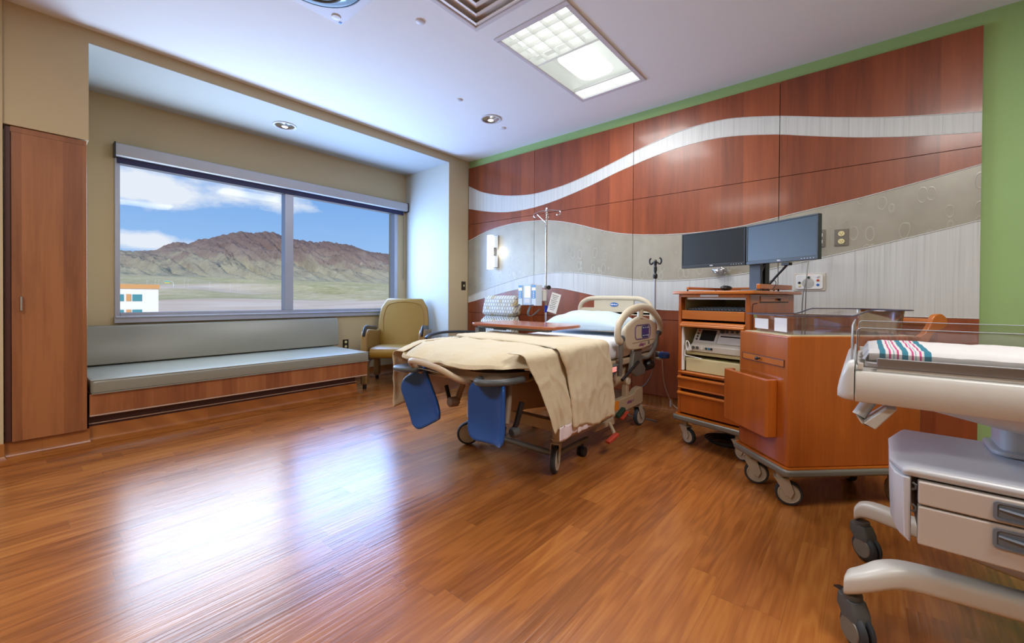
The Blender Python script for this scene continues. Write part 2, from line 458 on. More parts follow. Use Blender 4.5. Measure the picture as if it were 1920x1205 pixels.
WZ0, WZ1, WY0, WY1 = .86, 2.25, -3.385, -.50
b = B()
for a, c in (((YR, 0), (.15, WZ0)), ((YR, WZ1), (.15, HS+.4)), ((YR, WZ0), (WY0, WZ1)), ((WY1, WZ0), (.15, WZ1))):
    b.box((XB-.2, a[0], a[1]), (XB, c[0], c[1]))
struct(obj('wall_window', b, M['beige'], smooth=0))
struct(obj('roof_slab', B().box((XB-.2, YR-.15, H+.25), (XR+.15, .15, H+.4)), M['ceil'], smooth=0))

# window: frame, mullion, panes, stool
w = bpy.data.objects.new('window_1', None); C.objects.link(w); struct(w); ORG['window_1'] = V((0, 0, 0))
b = B(); x0, x1 = XB-.09, XB+.012
b.box((x0, WY0, WZ0), (x1, WY0+.035, WZ1)).box((x0, WY1-.05, WZ0), (x1, WY1, WZ1)).box((x0, WY0+.035, WZ0), (x1, WY1-.05, WZ0+.035)).box((x0, WY0+.035, WZ1-.04), (x1, WY1-.05, WZ1))
struct(obj('window_frame', b, M['alu'], w, bevel=.004))
struct(obj('window_mullion', B().box((x0, -1.985, WZ0+.035), (x1+.004, -1.895, WZ1-.04)), M['alu'], w, bevel=.004))
M['pane'] = glassy('window_glass', (.98, .99, 1, 1), -.002, .0, .22)
for ya, yb in ((WY0+.035, -1.985), (-1.895, WY1-.05)):
    struct(obj('window_pane', B().box((XB-.06, ya, WZ0+.035), (XB-.052, yb, WZ1-.04)), M['pane'], w, smooth=0))
struct(obj('window_sill', B().box((XB, WY0-.005, .805), (XB+.035, -.44, .865)).box((XB+.001, WY0, .85), (XB+.05, -.44, .866)), M['alu'], w, bevel=.004))

# roller blind cassette
r = thing('roller_blind', 'pale grey roller blind fascia along the top of the window', 'blind', (XB, -1.9, 2.2))
obj('fascia', B().prism(rrect(XB+.001, 2.255, XB+.085, 2.365, .012), 1, -3.385, -.385), M['blind'], r)
obj('hem_bar', B().box((XB+.014, -3.37, 2.205), (XB+.03, -.42, 2.255)), M['navy'], r)
obj('end_cap', B().box((XB+.001, -.385, 2.245), (XB+.09, -.376, 2.37)), M['black'], r)
obj('end_cap', B().box((XB+.001, -3.394, 2.245), (XB+.09, -3.385, 2.37)), M['black'], r)
obj('bead_chain', B().tube([(XB+.03, -.415, 2.245), (XB+.03, -.412, 2.0), (XB+.03, -.415, 1.3)], .004, 6), M['midgrey'], r)

# cove base, rolled up from the floor sheet
def cove(name, pts, h, z=0):
    # pts: polyline of (x,y) with room on the left-hand side
    b = B(); prof = [(0.003, h), (.003, .05), (.012, .022), (.03, .006), (.06, .0012)]
    P = [V((p[0], p[1])) for p in pts]; n = len(P); rows = []
    for i in range(n):
        d0 = (P[i]-P[i-1]).normalized() if i else (P[1]-P[0]).normalized()
        d1 = (P[i+1]-P[i]).normalized() if i < n-1 else d0
        n0 = V((-d0.y, d0.x)); n1 = V((-d1.y, d1.x)); m = (n0+n1).normalized(); k = 1/max(.5, m.dot(n0))
        rows.append([(P[i].x+m.x*o*k, P[i].y+m.y*o*k, hh) for o, hh in prof])
    vs = [[b.bm.verts.new(p) for p in r_] for r_ in rows]
    for i in range(n-1):
        for j in range(len(prof)-1): b.bm.faces.new((vs[i][j], vs[i+1][j], vs[i+1][j+1], vs[i][j+1]))
    return struct(obj(name, b, M['floor'], smooth=60))
cove('baseboard_left', [(.02, YR), (.02, -3.99), (-.03, -3.99), (-.03, YA), (-.075, YA), (-.075, -1.59), (-.6, -1.59)][::-1], .125)
cove('baseboard_back', [(0, -.36), (0, 0), (XR, 0)][::-1], .135)
cove('baseboard_alcove', [(XB, -1.6), (XB, YB), (0, YB)][::-1], .12)

# ------------------------------------------------------------------ headboard wall panels
cA = [(0.042,2.523),(0.244,2.426),(0.507,2.347),(0.724,2.302),(0.958,2.273),(1.125,2.265),(1.31,2.275),(1.511,2.294),(1.725,2.332),(1.926,2.377),(2.135,2.431),(2.336,2.486),(2.518,2.528),(2.71,2.567),(2.875,2.586),(3.031,2.589),(3.179,2.58),(3.319,2.556),(3.453,2.526),(3.558,2.5),(3.692,2.46),(3.872,2.405),(4.039,2.358),(4.157,2.327),(4.269,2.302),(4.411,2.274),(4.543,2.25),(4.628,2.234)]
cB = [(0.045,2.23),(0.28,2.175),(0.509,2.131),(0.726,2.106),(0.931,2.102),(1.113,2.109),(1.312,2.131),(1.513,2.164),(1.726,2.208),(1.927,2.257),(2.136,2.315),(2.334,2.36),(2.519,2.398),(2.712,2.426),(2.876,2.439),(3.032,2.442),(3.18,2.432),(3.321,2.41),(3.454,2.382),(3.559,2.358),(3.693,2.317),(3.873,2.264),(4.041,2.218),(4.159,2.191),(4.271,2.167),(4.412,2.142),(4.544,2.121),(4.628,2.109)]
cC = [(0.041,1.814),(0.249,1.876),(0.447,1.919),(0.666,1.946),(0.875,1.957),(1.114,1.95),(1.288,1.935),(1.49,1.901),(1.706,1.845),(1.909,1.78),(2.122,1.719),(2.334,1.679),(2.527,1.657),(2.715,1.645),(3.005,1.641),(3.268,1.658),(3.449,1.686),(3.552,1.702),(3.672,1.723),(3.879,1.754),(4.045,1.781),(4.201,1.812),(4.346,1.842),(4.482,1.872),(4.627,1.905)]
cD = [(0.047,1.069),(0.355,1.161),(0.673,1.236),(0.91,1.288),(1.12,1.322),(1.345,1.336),(1.545,1.333),(1.734,1.321),(1.957,1.294),(2.167,1.263),(2.335,1.239),(2.531,1.222),(2.719,1.219),(3.009,1.23),(3.303,1.261),(3.453,1.286),(3.556,1.306),(3.676,1.333),(3.882,1.377),(4.128,1.432),(4.35,1.486),(4.486,1.519),(4.629,1.555)]
cE = [(0.048,0.989),(0.289,1.04),(0.518,1.089),(0.785,1.141),(0.944,1.159),(1.135,1.17),(1.332,1.17),(1.492,1.159),(1.692,1.125),(1.941,1.075),(2.191,1.017),(2.414,0.975),(2.592,0.949),(2.761,0.944),(3.7,0.941),(4.292,0.94),(4.632,0.938)]
cTop = [(0, 2.772), (5, 2.772)]; cGU = [(0, 2.02), (5, 2.02)]; cGL = [(0, .852), (5, .852)]; cBot = [(0, .137), (5, .137)]
PANLAB = ['cherry wall panel with white wave, leftmost column, carrying the lit wall lamp',
          'cherry wall panel with white wave behind the bed headboard and tall drip stand',
          'cherry wall panel with white wave behind the twin computer monitors',
          'cherry wall panel with white wave beside the bare green wall, rightmost column']
XS = [.012, 1.118, 2.334, 3.552, 4.634]
for k in range(4):
    xa, xb = XS[k]+.0025, XS[k+1]-.0025
    r = thing('wall_panel', PANLAB[k], 'wall panel', ((xa+xb)/2, -.015, .137), group='curved headwall panels')
    nx = 36; xs = [xa+(xb-xa)*i/nx for i in range(nx+1)]
    def cur(tab, d=0): return [(x, cinterp(tab, x)+d) for x in xs]
    g = .0022
    obj('wood_panel', B().band(cur(cA, g), cur(cTop), -.002, -.03), M['cherry'], r)
    obj('white_band', B().band(cur(cB, g), cur(cA, -g), -.002, -.0285), M['wwhite'], r)
    lo = [(x, max(cinterp(cGU, x), cinterp(cC, x))+g) for x in xs]
    obj('wood_panel', B().band(lo, cur(cB, -g), -.002, -.03), M['cherry'], r)
    obj('wood_panel', B().band(cur(cC, g), cur(cGU, -g), -.002, -.03), M['cherry'], r)
    obj('leaf_panel', B().band(cur(cD, g), cur(cC, -g), -.002, -.0285), M['resin'], r)
    obj('white_band', B().band(cur(cE, g), cur(cD, -g), -.002, -.0285), M['wwhite'], r)
    obj('wood_panel', B().band(cur(cGL, g), cur(cE, -g), -.002, -.03), M['cherry'], r)
    obj('wood_panel', B().band(cur(cBot), cur(cGL, -g), -.002, -.03), M['cherry'], r)
    b = B()
    for tab in (cA, cB, cC, cD, cE):
        b.tube([(x, -.0295, z) for x, z in cur(tab)], .0035, 6)
    obj('edge_trim', b, M['wwhite'], r)
    obj('backer', B().box((xa, -.0018, .14), (xb, -.0004, 2.77)), M['darkkick'], r)

# ------------------------------------------------------------------ outdoors
def terr(x, y):
    d = -x
    tab = [(0, -13), (200, -12.5), (420, -12), (800, 4), (1500, 44), (2000, 74), (5000, 150)]
    for (a, za), (c, zc) in zip(tab, tab[1:]):
        if a <= d <= c: z = za+(zc-za)*(d-a)/(c-a)
    n = noise.noise(V((x/160, y/120, 3)))
    z += n*min(9, max(0, (d-350)/60))*(1.0 if d < 1500 else max(0, (2200-d)/700))
    z += min(36, max(0, (y-230)/12))*math.exp(-((d-1050)/330)**2)*max(0, noise.noise(V((x/420, y/260, 8)))+.45)
    return z
b = B()
def tp(u, v):
    x = -30-2170*u**1.6; y = -900+4200*v
    return V((x, y, terr(x, y)))
b.grid(tp, 110, 150)
def desert():
    q = N('desert_ground'); sep = q.n('ShaderNodeSeparateXYZ'); q.l(q.coord(), sep.inputs[0])
    bush = q.noise(q.coord((.09, .045, .05)), 1, 6, .75)
    f = q.math('ADD', bush, q.math('MULTIPLY', q.noise(q.coord((.004, .002, .01)), 1, 3), .5))
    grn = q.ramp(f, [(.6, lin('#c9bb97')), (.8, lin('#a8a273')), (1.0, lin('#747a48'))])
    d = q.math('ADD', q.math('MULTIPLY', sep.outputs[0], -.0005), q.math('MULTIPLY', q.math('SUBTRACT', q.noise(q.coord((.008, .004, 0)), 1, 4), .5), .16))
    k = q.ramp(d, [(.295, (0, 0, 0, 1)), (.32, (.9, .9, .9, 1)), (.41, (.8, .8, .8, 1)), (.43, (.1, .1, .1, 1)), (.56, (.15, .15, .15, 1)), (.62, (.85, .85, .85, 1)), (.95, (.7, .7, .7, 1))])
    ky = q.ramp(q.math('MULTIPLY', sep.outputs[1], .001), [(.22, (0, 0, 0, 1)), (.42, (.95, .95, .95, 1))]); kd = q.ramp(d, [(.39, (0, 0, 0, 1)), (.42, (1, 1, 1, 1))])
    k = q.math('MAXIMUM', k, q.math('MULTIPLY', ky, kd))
    sand = q.ramp(q.noise(q.coord((.02, .01, .1)), 1, 4), [(.3, lin('#cfb69f')), (.7, lin('#e0cfbb'))])
    q.l(q.mix(k, sand, grn), q.b.inputs['Base Color']); q.set(Roughness=1, Specular_IOR_Level=.0); return q.m
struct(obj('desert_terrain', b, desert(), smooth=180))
RID = [(-1600, 150), (-900, 160), (-200, 190), (150, 215), (293, 230), (342, 236), (486, 251), (528, 282), (578, 305), (638, 307), (684, 330), (739, 348), (805, 373), (891, 404), (963, 407), (1057, 425), (1097, 424), (1167, 400), (1231, 394), (1318, 392), (1374, 389), (1456, 404), (1529, 397), (1618, 397), (1698, 380), (1780, 360), (1895, 359), (2016, 350), (2300, 300), (2700, 250), (3400, 200)]
b = B()
def mp_(u, v):
    y = -900+4200*v
    if u <= .8:
        t = u/.8; x = -1950-1050*t
        z0 = terr(-1950, y)-3; z1 = cinterp(RID, y)
        ph = y/95+.8*noise.noise(V((y/300, t*2, 1)))
        wy = y+40*noise.noise(V((y/260, t*1.5, 4)))
        rd = (1-abs(noise.noise(V((wy/120+.7*t, t*1.1, 5))))*2.3)
        rd2 = .62*(1-abs(noise.noise(V((wy/46+1.2*t, t*2.6, 9))))*2.2)+.38*(1-abs(noise.noise(V((wy/19+t, t*5.0, 12))))*2.2)
        w_ = math.sin(PI*min(1, t*1.02))
        prof = .30*t+.70*t**2.0
        z = z0+(z1-z0)*prof+w_*(z1-z0)*(.27*(rd-.45)+.17*(rd2-.45))
        if t > .97: z = z0+(z1-z0)*prof
        z += (9*noise.noise(V((x/28, y/24, 2)))+5*noise.noise(V((x/12, y/11, 7))))*min(1, t*1.5)
        return V((x, y, z))
    t = (u-.8)/.2; x = -3000-700*t
    return V((x, y, cinterp(RID, y)*(1-t)+40*t))
b.grid(mp_, 150, 620)
def rock():
    q = N('mountain_rock'); sep = q.n('ShaderNodeSeparateXYZ'); q.l(q.coord(), sep.inputs[0])
    h = q.math('ADD', q.math('DIVIDE', sep.outputs[2], 420), q.math('MULTIPLY', q.math('SUBTRACT', q.noise(q.coord((.006, .006, .012)), 1, 5, .6), .5), .9))
    col = q.ramp(h, [(.2, lin('#aaa48c')), (.38, lin('#999280')), (.55, lin('#877671')), (.8, lin('#70595a'))])
    f = q.noise(q.coord((.02, .02, .02)), 1, 6, .7)
    q.l(q.mix(q.math('MULTIPLY', f, .45), col, lin('#86816a')), q.b.inputs['Base Color']); q.set(Roughness=1, Specular_IOR_Level=.0)
    q.bump(q.noise(q.coord((.03, .03, .03)), 1, 6, .7), 1.0, 12); return q.m
struct(obj('mountain', b, rock(), smooth=180))

r = thing('office_building', 'white office block with tan parapet seen through the window', 'building', (-155, 5, -13))
obj('wall', B().box((-170, -30, -13), (-150, 22.0, 2.9)), plain('stucco_white', '#e9e6e0', .9), r, smooth=0)
obj('parapet', B().box((-170.2, -30.2, 2.9), (-149.8, 22.2, 4.1)), plain('stucco_tan', '#cf9a62', .9), r, smooth=0)
M['bglass'] = plain('building_glass', '#4f8d93', .08); M['btan'] = plain('stucco_tan_panel', '#cf9a62', .9)
for zr in (-.55, -4.75, -8.9):
    for k in range(6):
        y = 16.4-3.75*k
        f = obj('window', B().box((-149.96, y, zr), (-149.9, y+2.0, zr+1.85)), M['bglass'], r, smooth=0)
        obj('tan_panel', B().box((-149.96, y-1.25, zr), (-149.9, y-.25, zr+1.9)), M['btan'], r, smooth=0)
r = thing('highway_sign', 'small highway gantry sign with green and yellow boards far outside', 'sign', (-900, 161, terr(-900, 161)))
zz = terr(-900, 161)
obj('gantry', B().tube(spline([(-900, 168, zz), (-900, 168, zz+7), (-900, 165, zz+10), (-900, 155, zz+10.2)], 6), .3, 6), M['white'], r)
obj('board', B().box((-899.5, 156, zz+8.6), (-899.3, 163, zz+10)), plain('sign_teal', '#2fa6a0', .5), r)
obj('board', B().box((-899.5, 156, zz+7), (-899.3, 163, zz+8.5)), plain('sign_yellow', '#d8c94a', .5), r)
lp = None
for i, y in enumerate((72.5, 78.2, 80.8, 100, 103, 120.3, 138, 145)):
    zz = terr(-500, y)
    y = -3.9+(y+3.9)*1.8; zz = terr(-900, y)
    r = thing('light_pole', 'thin distant highway light pole on the desert plain', 'light pole', (-900, y, zz), group='highway light poles')
    obj('pole', B().tube([(-900, y, zz), (-900, y, zz+13)], .12, 5), M['pale'], r)
    obj('lamp_head', B().box((-900.2, y-.1, zz+12.8), (-899.8, y+1.8, zz+13.1)), M['pale'], r)
# ------------------------------------------------------------------ ceiling fixtures
r = thing('ceiling_light', 'large lit recessed ceiling light with square louvers above the bed', 'ceiling light', (2.37, -1.16, H))
b = B(); fx0, fx1, fy0, fy1 = 2.066, 2.676, -1.765, -.556
for a, c in (((fx0, fy0), (fx1, TY0+.012)), ((fx0, TY1-.012), (fx1, fy1)), ((fx0, TY0), (TX0+.012, TY1)), ((TX1-.012, TY0), (fx1, TY1))):
    b.box((a[0], a[1], H-.010), (c[0], c[1], H-.0005))
obj('frame', b, M['gyptrim'], r, bevel=.004)
b = B()
for a, c in (((TX0, TY0), (TX0+.006, TY1)), ((TX1-.006, TY0), (TX1, TY1)), ((TX0, TY0), (TX1, TY0+.006)), ((TX0, TY1-.006), (TX1, TY1))):
    b.box((a[0], a[1], H), (c[0], c[1], H+.13))
b.box((TX0, TY0, H+.13), (TX1, TY1, H+.14))
obj('housing', b, M['trof2'], r, smooth=0)
ym, yl = -1.300, -.755
b = B().box((TX0+.006, ym-.012, H-.006), (TX1-.006, ym+.012, H+.03)); obj('divider', b, M['louver'], r)
obj('divider', B().box((TX0+.006, yl-.008, H-.004), (TX1-.006, yl+.008, H+.02)), M['louver'], r)
b = B()
for i in range(1, 4): b.box((TX0+.006, TY0+(ym-TY0)*i/4-.0015, H), (TX1-.006, TY0+(ym-TY0)*i/4+.0015, H+.035))
for i in range(1, 5): b.box((TX0+(TX1-TX0)*i/5-.0015, TY0+.006, H), (TX0+(TX1-TX0)*i/5+.0015, ym-.012, H+.035))
obj('louver_grid', b, M['louver'], r)
obj('lamp_lens', B().box((TX0+.02, TY0+.02, H+.06), (TX1-.02, ym-.02, H+.064)), M['trof'], r, smooth=0)
obj('lamp_lens', B().prism(rrect(2.235, -1.28, 2.535, -.80, .1), 2, H+.02, H+.024), M['trof'], r, smooth=0)
obj('lamp_lens', B().box((TX0+.01, yl+.012, H+.01), (TX1-.01, TY1-.01, H+.014)), M['trof'], r, smooth=0)

def frame_sq(b, x0, y0, x1, y1, wd, z0, z1):
    b.box((x0, y0, z0), (x1, y0+wd, z1)).box((x0, y1-wd, z0), (x1, y1, z1)).box((x0, y0+wd, z0), (x0+wd, y1-wd, z1)).box((x1-wd, y0+wd, z0), (x1, y1-wd, z1))
r = thing('air_vent', 'square stepped metal air diffuser in the ceiling beside the big light', 'air vent', (2.35, -2.2, H))
b = B(); frame_sq(b, 2.04, -2.53, 2.66, -1.91, .03, H-.012, H-.0005); obj('frame', b, M['gyptrim'], r, bevel=.003)
for i, (o, z) in enumerate(((.034, 0), (.10, .006), (.17, .012), (.24, .018))):
    b = B(); x0, y0, x1, y1 = 2.04+o, -2.53+o, 2.66-o, -1.91-o; d = .055
    rg = [[(x0, y0, H-.002-z), (x1, y0, H-.002-z), (x1, y1, H-.002-z), (x0, y1, H-.002-z)], [(x0+d, y0+d, H-.034-z*.3), (x1-d, y0+d, H-.034-z*.3), (x1-d, y1-d, H-.034-z*.3), (x0+d, y1-d, H-.034-z*.3)]]
    rg += [[(p[0], p[1], p[2]+.004) for p in q_] for q_ in rg[::-1]]
    b.rings(rg, False, False); obj('cone', b, M['vent'], r, smooth=0)
obj('center_plate', B().box((2.31, -2.26, H-.05), (2.39, -2.18, H-.044)), M['vent'], r)
r = thing('exam_light', 'round pale blue recessed exam light in a square white ceiling plate', 'exam light', (1.70, -2.84, H))
b = B().prism(rrect(1.392, -3.14, 2.0, -2.532, .02), 2, H-.014, H-.0005); obj('ceiling_plate', b, M['gyptrim'], r, bevel=.005)
obj('bezel_ring', B().lathe((1.70, -2.84, H-.014), [(.258, .0), (.258, -.004), (.25, -.006), (.246, -.001)], n=48, cap=False), M['darkgrey'], r)
obj('lens', B().lathe((1.70, -2.84, H-.014), [(.01, -.05), (.12, -.043), (.2, -.026), (.245, -.006), (.245, .0)], n=48), M['glassblue'], r)
obj('reflector_ring', B().tube([(1.70+.15*math.cos(a*PI/16), -2.84+.15*math.sin(a*PI/16), H-.053) for a in range(32)], .008, 8, closed=True), M['darkgrey'], r)
obj('pivot_cap', B().lathe((1.455, -2.60, H-.014), [(.03, 0), (.027, -.006), (.004, -.009)]), M['white'], r)
obj('rating_label', B().box((1.41, -2.562, H-.0155), (1.43, -2.545, H-.0140)), M['logoblue'], r)
dl = thing('downlight', 'round chromed recessed downlight in the main ceiling near the cherry wall', 'downlight', (1.15, -.815, H))
obj('trim_ring', B().lathe((1.15, -.815, H-.001), [(.108, 0), (.105, -.007), (.09, -.008), (.088, -.001)], n=32, cap=False), M['gyptrim'], dl)
obj('reflector_cone', B().lathe((1.15, -.815, H-.002), [(.089, -.001), (.075, -.004), (.05, -.010), (.03, -.013), (.001, -.014)][::-1], n=32, cap=False), M['chrome'], dl)
obj('bulb', B().ell((1.15, -.815, H-.014), (.03, .03, .008)), emit('downlight_bulb', '#fff6ea', 2.0), dl)
dup(dl, (-.412, -2.186, HS), label='round chromed recessed downlight in the lowered alcove ceiling over the window')
for x, y, rr, nm, lb, ct in ((1.21, -1.30, .026, 'sprinkler_cap', 'small white sprinkler cover disc midway along the ceiling left of the big light', 'sprinkler cover'),
                         (1.094, -.564, .03, 'sprinkler_cap', 'small white sprinkler cover disc beside the main ceiling downlight near the cherry wall', 'sprinkler cover'),
                         (1.82, -2.21, .03, 'sprinkler_cap', 'small white sprinkler cover disc between the exam light and the air vent', 'sprinkler cover')):
    t = thing(nm, lb, ct, (x, y, H))
    obj('ceiling_disc', B().lathe((x, y, H-.0005), [(rr, 0), (rr, -.004), (rr*.85, -.007), (.002, -.008)]), M['gyptrim'], t)
    obj('rim', B().lathe((x, y, H-.0004), [(rr+.006, 0), (rr+.005, -.002), (rr+.001, -.002), (rr+.001, 0)], cap=False), M['vent'], t)

# ------------------------------------------------------------------ wardrobe and bench
r = thing('wardrobe', 'tall cherry wood wardrobe with one steel bar handle left of the bench', 'wardrobe', (-.3, -3.8, 0))
obj('carcass', B().box((-.56, -3.985, .125), (-.03, -3.625, 2.10)), M['cabwood'], r, bevel=.002)
dr = obj('door', B().box((-.028, -3.957, .12), (-.006, -3.624, 2.07)), M['cabwood'], r, bevel=.002)
obj('handle', B().tube([(-.006, -3.917, 1.035), (.02, -3.917, 1.035), (.02, -3.917, .95), (-.006, -3.917, .95)], .005, 8), M['steel'], dr)
obj('side_filler', B().box((-.029, -3.985, .125), (-.012, -3.96, 2.10)), M['darkkick'], r)
obj('top_filler', B().box((-.029, -3.96, 2.072), (-.012, -3.625, 2.105)), M['cabwood'], r)
obj('plinth', B().box((-.56, -3.98, .001), (-.034, -3.625, .12)), M['darkkick'], r)

r = thing('window_bench', 'long built-in bench with grey vinyl seat and cherry base under the window', 'bench', (-.45, -2.5, 0))
def cushion(prof_outline, y0, y1, name, mat, ry=.02):
    b = B(); n = 26; rg = []
    for i in range(n+1):
        y = y0+(y1-y0)*i/n
        e = min(i, n-i); k = 1-.0*e
        s = 1 if e > 1 else (.985 if e == 1 else .95)
        cx = sum(p[0] for p in prof_outline)/len(prof_outline); cz = sum(p[1] for p in prof_outline)/len(prof_outline)
        yy = y if e else y
        if e == 1: yy = y0+ry*.35 if i == 1 else y1-ry*.35
        if e == 2: yy = y0+ry if i == 2 else y1-ry
        rg.append([(cx+(p[0]-cx)*s, yy, cz+(p[1]-cz)*s) for p in prof_outline])
    b.rings(rg); return obj(name, b, mat, r, smooth=50)
st = cushion(rrect(-.83, .362, .0, .456, [.01, .012, .022, .01]), -3.607, -1.482, 'seat_cushion', M['vinyl'])
obj('piping', B().tube([(.001, -3.603, .362), (.001, -1.486, .362)], .004, 6), M['vinyl'], st)
obj('piping', B().tube([(-.008, -3.603, .453), (-.008, -1.486, .453)], .004, 6), M['vinyl'], st)
bk = cushion([(-.915, .46), (-.80, .462), (-.79, .47), (-.835, .775), (-.842, .786), (-.90, .79), (-.915, .78)], -3.605, -1.413, 'back_cushion', M['vinyl'])
obj('front_panel', B().box((-.03, -3.612, .215), (-.012, -1.50, .358)), M['benchwood'], r, bevel=.002)
obj('end_panel', B().box((-.9, -1.518, .206), (-.031, -1.50, .358)), M['benchwood'], r, bevel=.002)
obj('deck', B().box((-.9, -3.61, .345), (-.031, -1.52, .359)), M['benchwood'], r)
obj('edge_strip', B().box((-.032, -3.612, .204), (-.008, -1.498, .2145)), M['edgeband'], r, bevel=.003)
obj('toe_kick', B().box((-.9, -3.612, .001), (-.08, -1.60, .204)), M['darkkick'], r, smooth=0)
obj('cove_cap', B().box((-.0795, -3.612, .140), (-.066, -1.588, .148)), M['edgeband'], r, bevel=.002)

# ------------------------------------------------------------------ gold armchair (local frame: faces -y, x across)
def armchair(name, label, loc, rz, fab, frame, pad, gold=True):
    t = thing(name, label, 'armchair', loc, rz, local=True)
    W = .72
    # seat
    b = B(); rg = []
    for y, s in ((-.33, .90), (-.345, .97), (-.33, 1.0), (.2, 1.0)):
        pass
    prof = [(-.335, .345), (-.355, .37), (-.36, .42), (-.345, .452), (-.30, .467), (0, .462), (.26, .445), (.28, .40), (.28, .345)]
    b.prism(prof, 0, -.275, .275); obj('seat', b, fab, t, bevel=.02, smooth=50, seg=3)
    # back: curved shield
    def bk(u, v):
        zz = .40+.63*v; wv = .275+.05*math.sin(PI*min(1, v*.95+.05))-.045*max(0, v-.8)/.2
        x = (u*2-1)*wv; y = .23+.16*v-.03*(1-(u*2-1)**2)
        if v > .94: y += .02*(v-.94)/.06
        return V((x, y, zz))
    if gold:
        b = B(); nu, nv = 18, 22
        fr = [[bk(i/(nu-1), j/(nv-1)) for j in range(nv)] for i in range(nu)]
        vs = [[b.bm.verts.new(p) for p in rw] for rw in fr]
        vb = [[b.bm.verts.new((p.x*.97, p.y+.085+.03*(1-(p.x/.32)**2), p.z-.0)) for p in rw] for rw in fr]
        for i in range(nu-1):
            for j in range(nv-1):
                b.bm.faces.new((vs[i][j], vs[i+1][j], vs[i+1][j+1], vs[i][j+1])); b.bm.faces.new((vb[i][j], vb[i][j+1], vb[i+1][j+1], vb[i+1][j]))
        for j in range(nv-1):
            b.bm.faces.new((vs[0][j], vs[0][j+1], vb[0][j+1], vb[0][j])); b.bm.faces.new((vs[-1][j], vb[-1][j], vb[-1][j+1], vs[-1][j+1]))
        for i in range(nu-1):
            b.bm.faces.new((vs[i][0], vb[i][0], vb[i+1][0], vs[i+1][0])); b.bm.faces.new((vs[i][-1], vs[i+1][-1], vb[i+1][-1], vb[i][-1]))
        bo = obj('backrest', b, fab, t, bevel=.022, smooth=60, seg=3)
        seam = [bk(a/12, .06) for a in range(0)]
        pts = [bk(.12, .3), bk(.10, .6), bk(.12, .82), bk(.2, .9), bk(.5, .935), bk(.8, .9), bk(.88, .82), bk(.9, .6), bk(.88, .3)]
        obj('seam', B().tube([p+V((0, -.003, 0)) for p in spline(pts, 6)], .004, 6), fab, bo)
    else:
        def slab(z0, z1, y0, y1, w0, w1, nm):
            rg = []
            for k in range(9):
                v = k/8; z = z0+(z1-z0)*v; y = y0+(y1-y0)*v; w = w0+(w1-w0)*v
                s = .035*max(0, abs(v-.5)-.38)/.12
                rg.append([(px_, py_, z) for px_, py_ in rrect(-w+s*.6, y-.0+s, w-s*.6, y+.13-s*.3, .03, 3)])
            return obj(nm, B().rings(rg), fab, t, smooth=60)
        slab(.40, .835, .18, .25, .285, .275, 'backrest'); slab(.838, 1.075, .25, .295, .275, .262, 'head_cushion')
    for s in (-1, 1):
        x0, x1 = s*.285, s*.36
        xm = (x0+x1)/2
        if gold:
            prof = [(-.375, .01), (-.38, .55), (-.365, .60), (-.30, .635), (-.2, .632), (.12, .60), (.30, .60), (.315, .01), (.22, .01), (.20, .24), (-.18, .26), (-.24, .23), (-.27, .06), (-.275, .01)]
            a = obj('arm', B().prism([(y, z+.04) for y, z in prof], 0, min(x0, x1), max(x0, x1)), frame, t, bevel=.02, smooth=50, seg=3)
            pts = [(xm, -.372, .60), (xm, -.36, .655), (xm, -.30, .685), (xm, -.2, .683), (xm, .0, .662), (xm, .2, .648)]
            obj('arm_pad', B().tube(spline(pts, 5), [.02]+[.03]*24+[.026], 12, flat=(.55, 1.25)), pad, a)
            obj('foot', B().lathe((xm, -.33, 0), [(.02, 0), (.022, .02), (.02, .052)], n=14), M['black'], t)
            obj('foot', B().lathe((xm, .27, 0), [(.02, 0), (.022, .02), (.02, .052)], n=14), M['black'], t)
        else:
            pts = [(xm, -.50, .60), (xm, -.44, .635), (xm, -.30, .655), (xm, -.1, .655), (xm, .15, .64), (xm, .22, .63)]
            a = obj('arm_pad', B().tube(spline(pts, 5), [.012]+[.026]*24+[.02], 12, flat=(.6, 1.2)), pad, t)
            obj('arm', B().prism([(-.36, .30), (-.38, .60), (.2, .61), (.24, .30)], 0, xm-.018, xm+.018), fab, t, bevel=.008)
            for y in (-.34, .24): obj('leg', B().cyl((xm, y, 0), (xm, y, .31), .018, 12), M['darkgrey'], t)
    return t
armchair('armchair', 'gold vinyl armchair with black arm pads in the alcove corner beside the bench', (-.275, -.915, 0), PI/4+.0, M['gold'], M['goldframe'], M['blackpad'])
armchair('armchair', 'cream armchair with small grey ring pattern behind the overbed table', (.80, -.60, 0), -.08, M['ring'], M['ring'], M['blackpad'], gold=False)

# ------------------------------------------------------------------ wall devices
r = thing('wall_lamp', 'slim lit white bar lamp on the grey leaf panel', 'wall lamp', (.47, -.03, 1.63))
obj('back_plate', B().box((.465, -.045, 1.43), (.56, -.031, 1.83)), M['steel'], r, bevel=.003)
obj('bracket', B().box((.48, -.085, 1.58), (.52, -.045, 1.68)), M['darkgrey'], r, bevel=.003)
obj('shade', B().prism(rrect(.452, -.135, .53, -.085, .012), 2, 1.405, 1.83), M['lamp'], r)
def plate(name, label, cat, c, n, w, h, mat, rocker=False):
    # small wall plate; n = outward normal ('x' or 'y-')
    t = thing(name, label, cat, c)
    if n == 'x': P = lambda u, v, d: (c[0]+d, c[1]+u, c[2]+v)
    elif n == 'xm': P = lambda u, v, d: (c[0]+d, c[1]+u, c[2]+v)
    else: P = lambda u, v, d: (c[0]+u, c[1]-d, c[2]+v)
    obj('cover_plate', B().box(P(-w/2, -h/2, .0005), P(w/2, h/2, .006)), mat, t, bevel=.002)
    return t, P
t, P = plate('light_switch', 'dark brown light switch on the beige wall end right of the armchair', 'light switch', (0, -.105, 1.205), 'x', .075, .115, M['brown'])
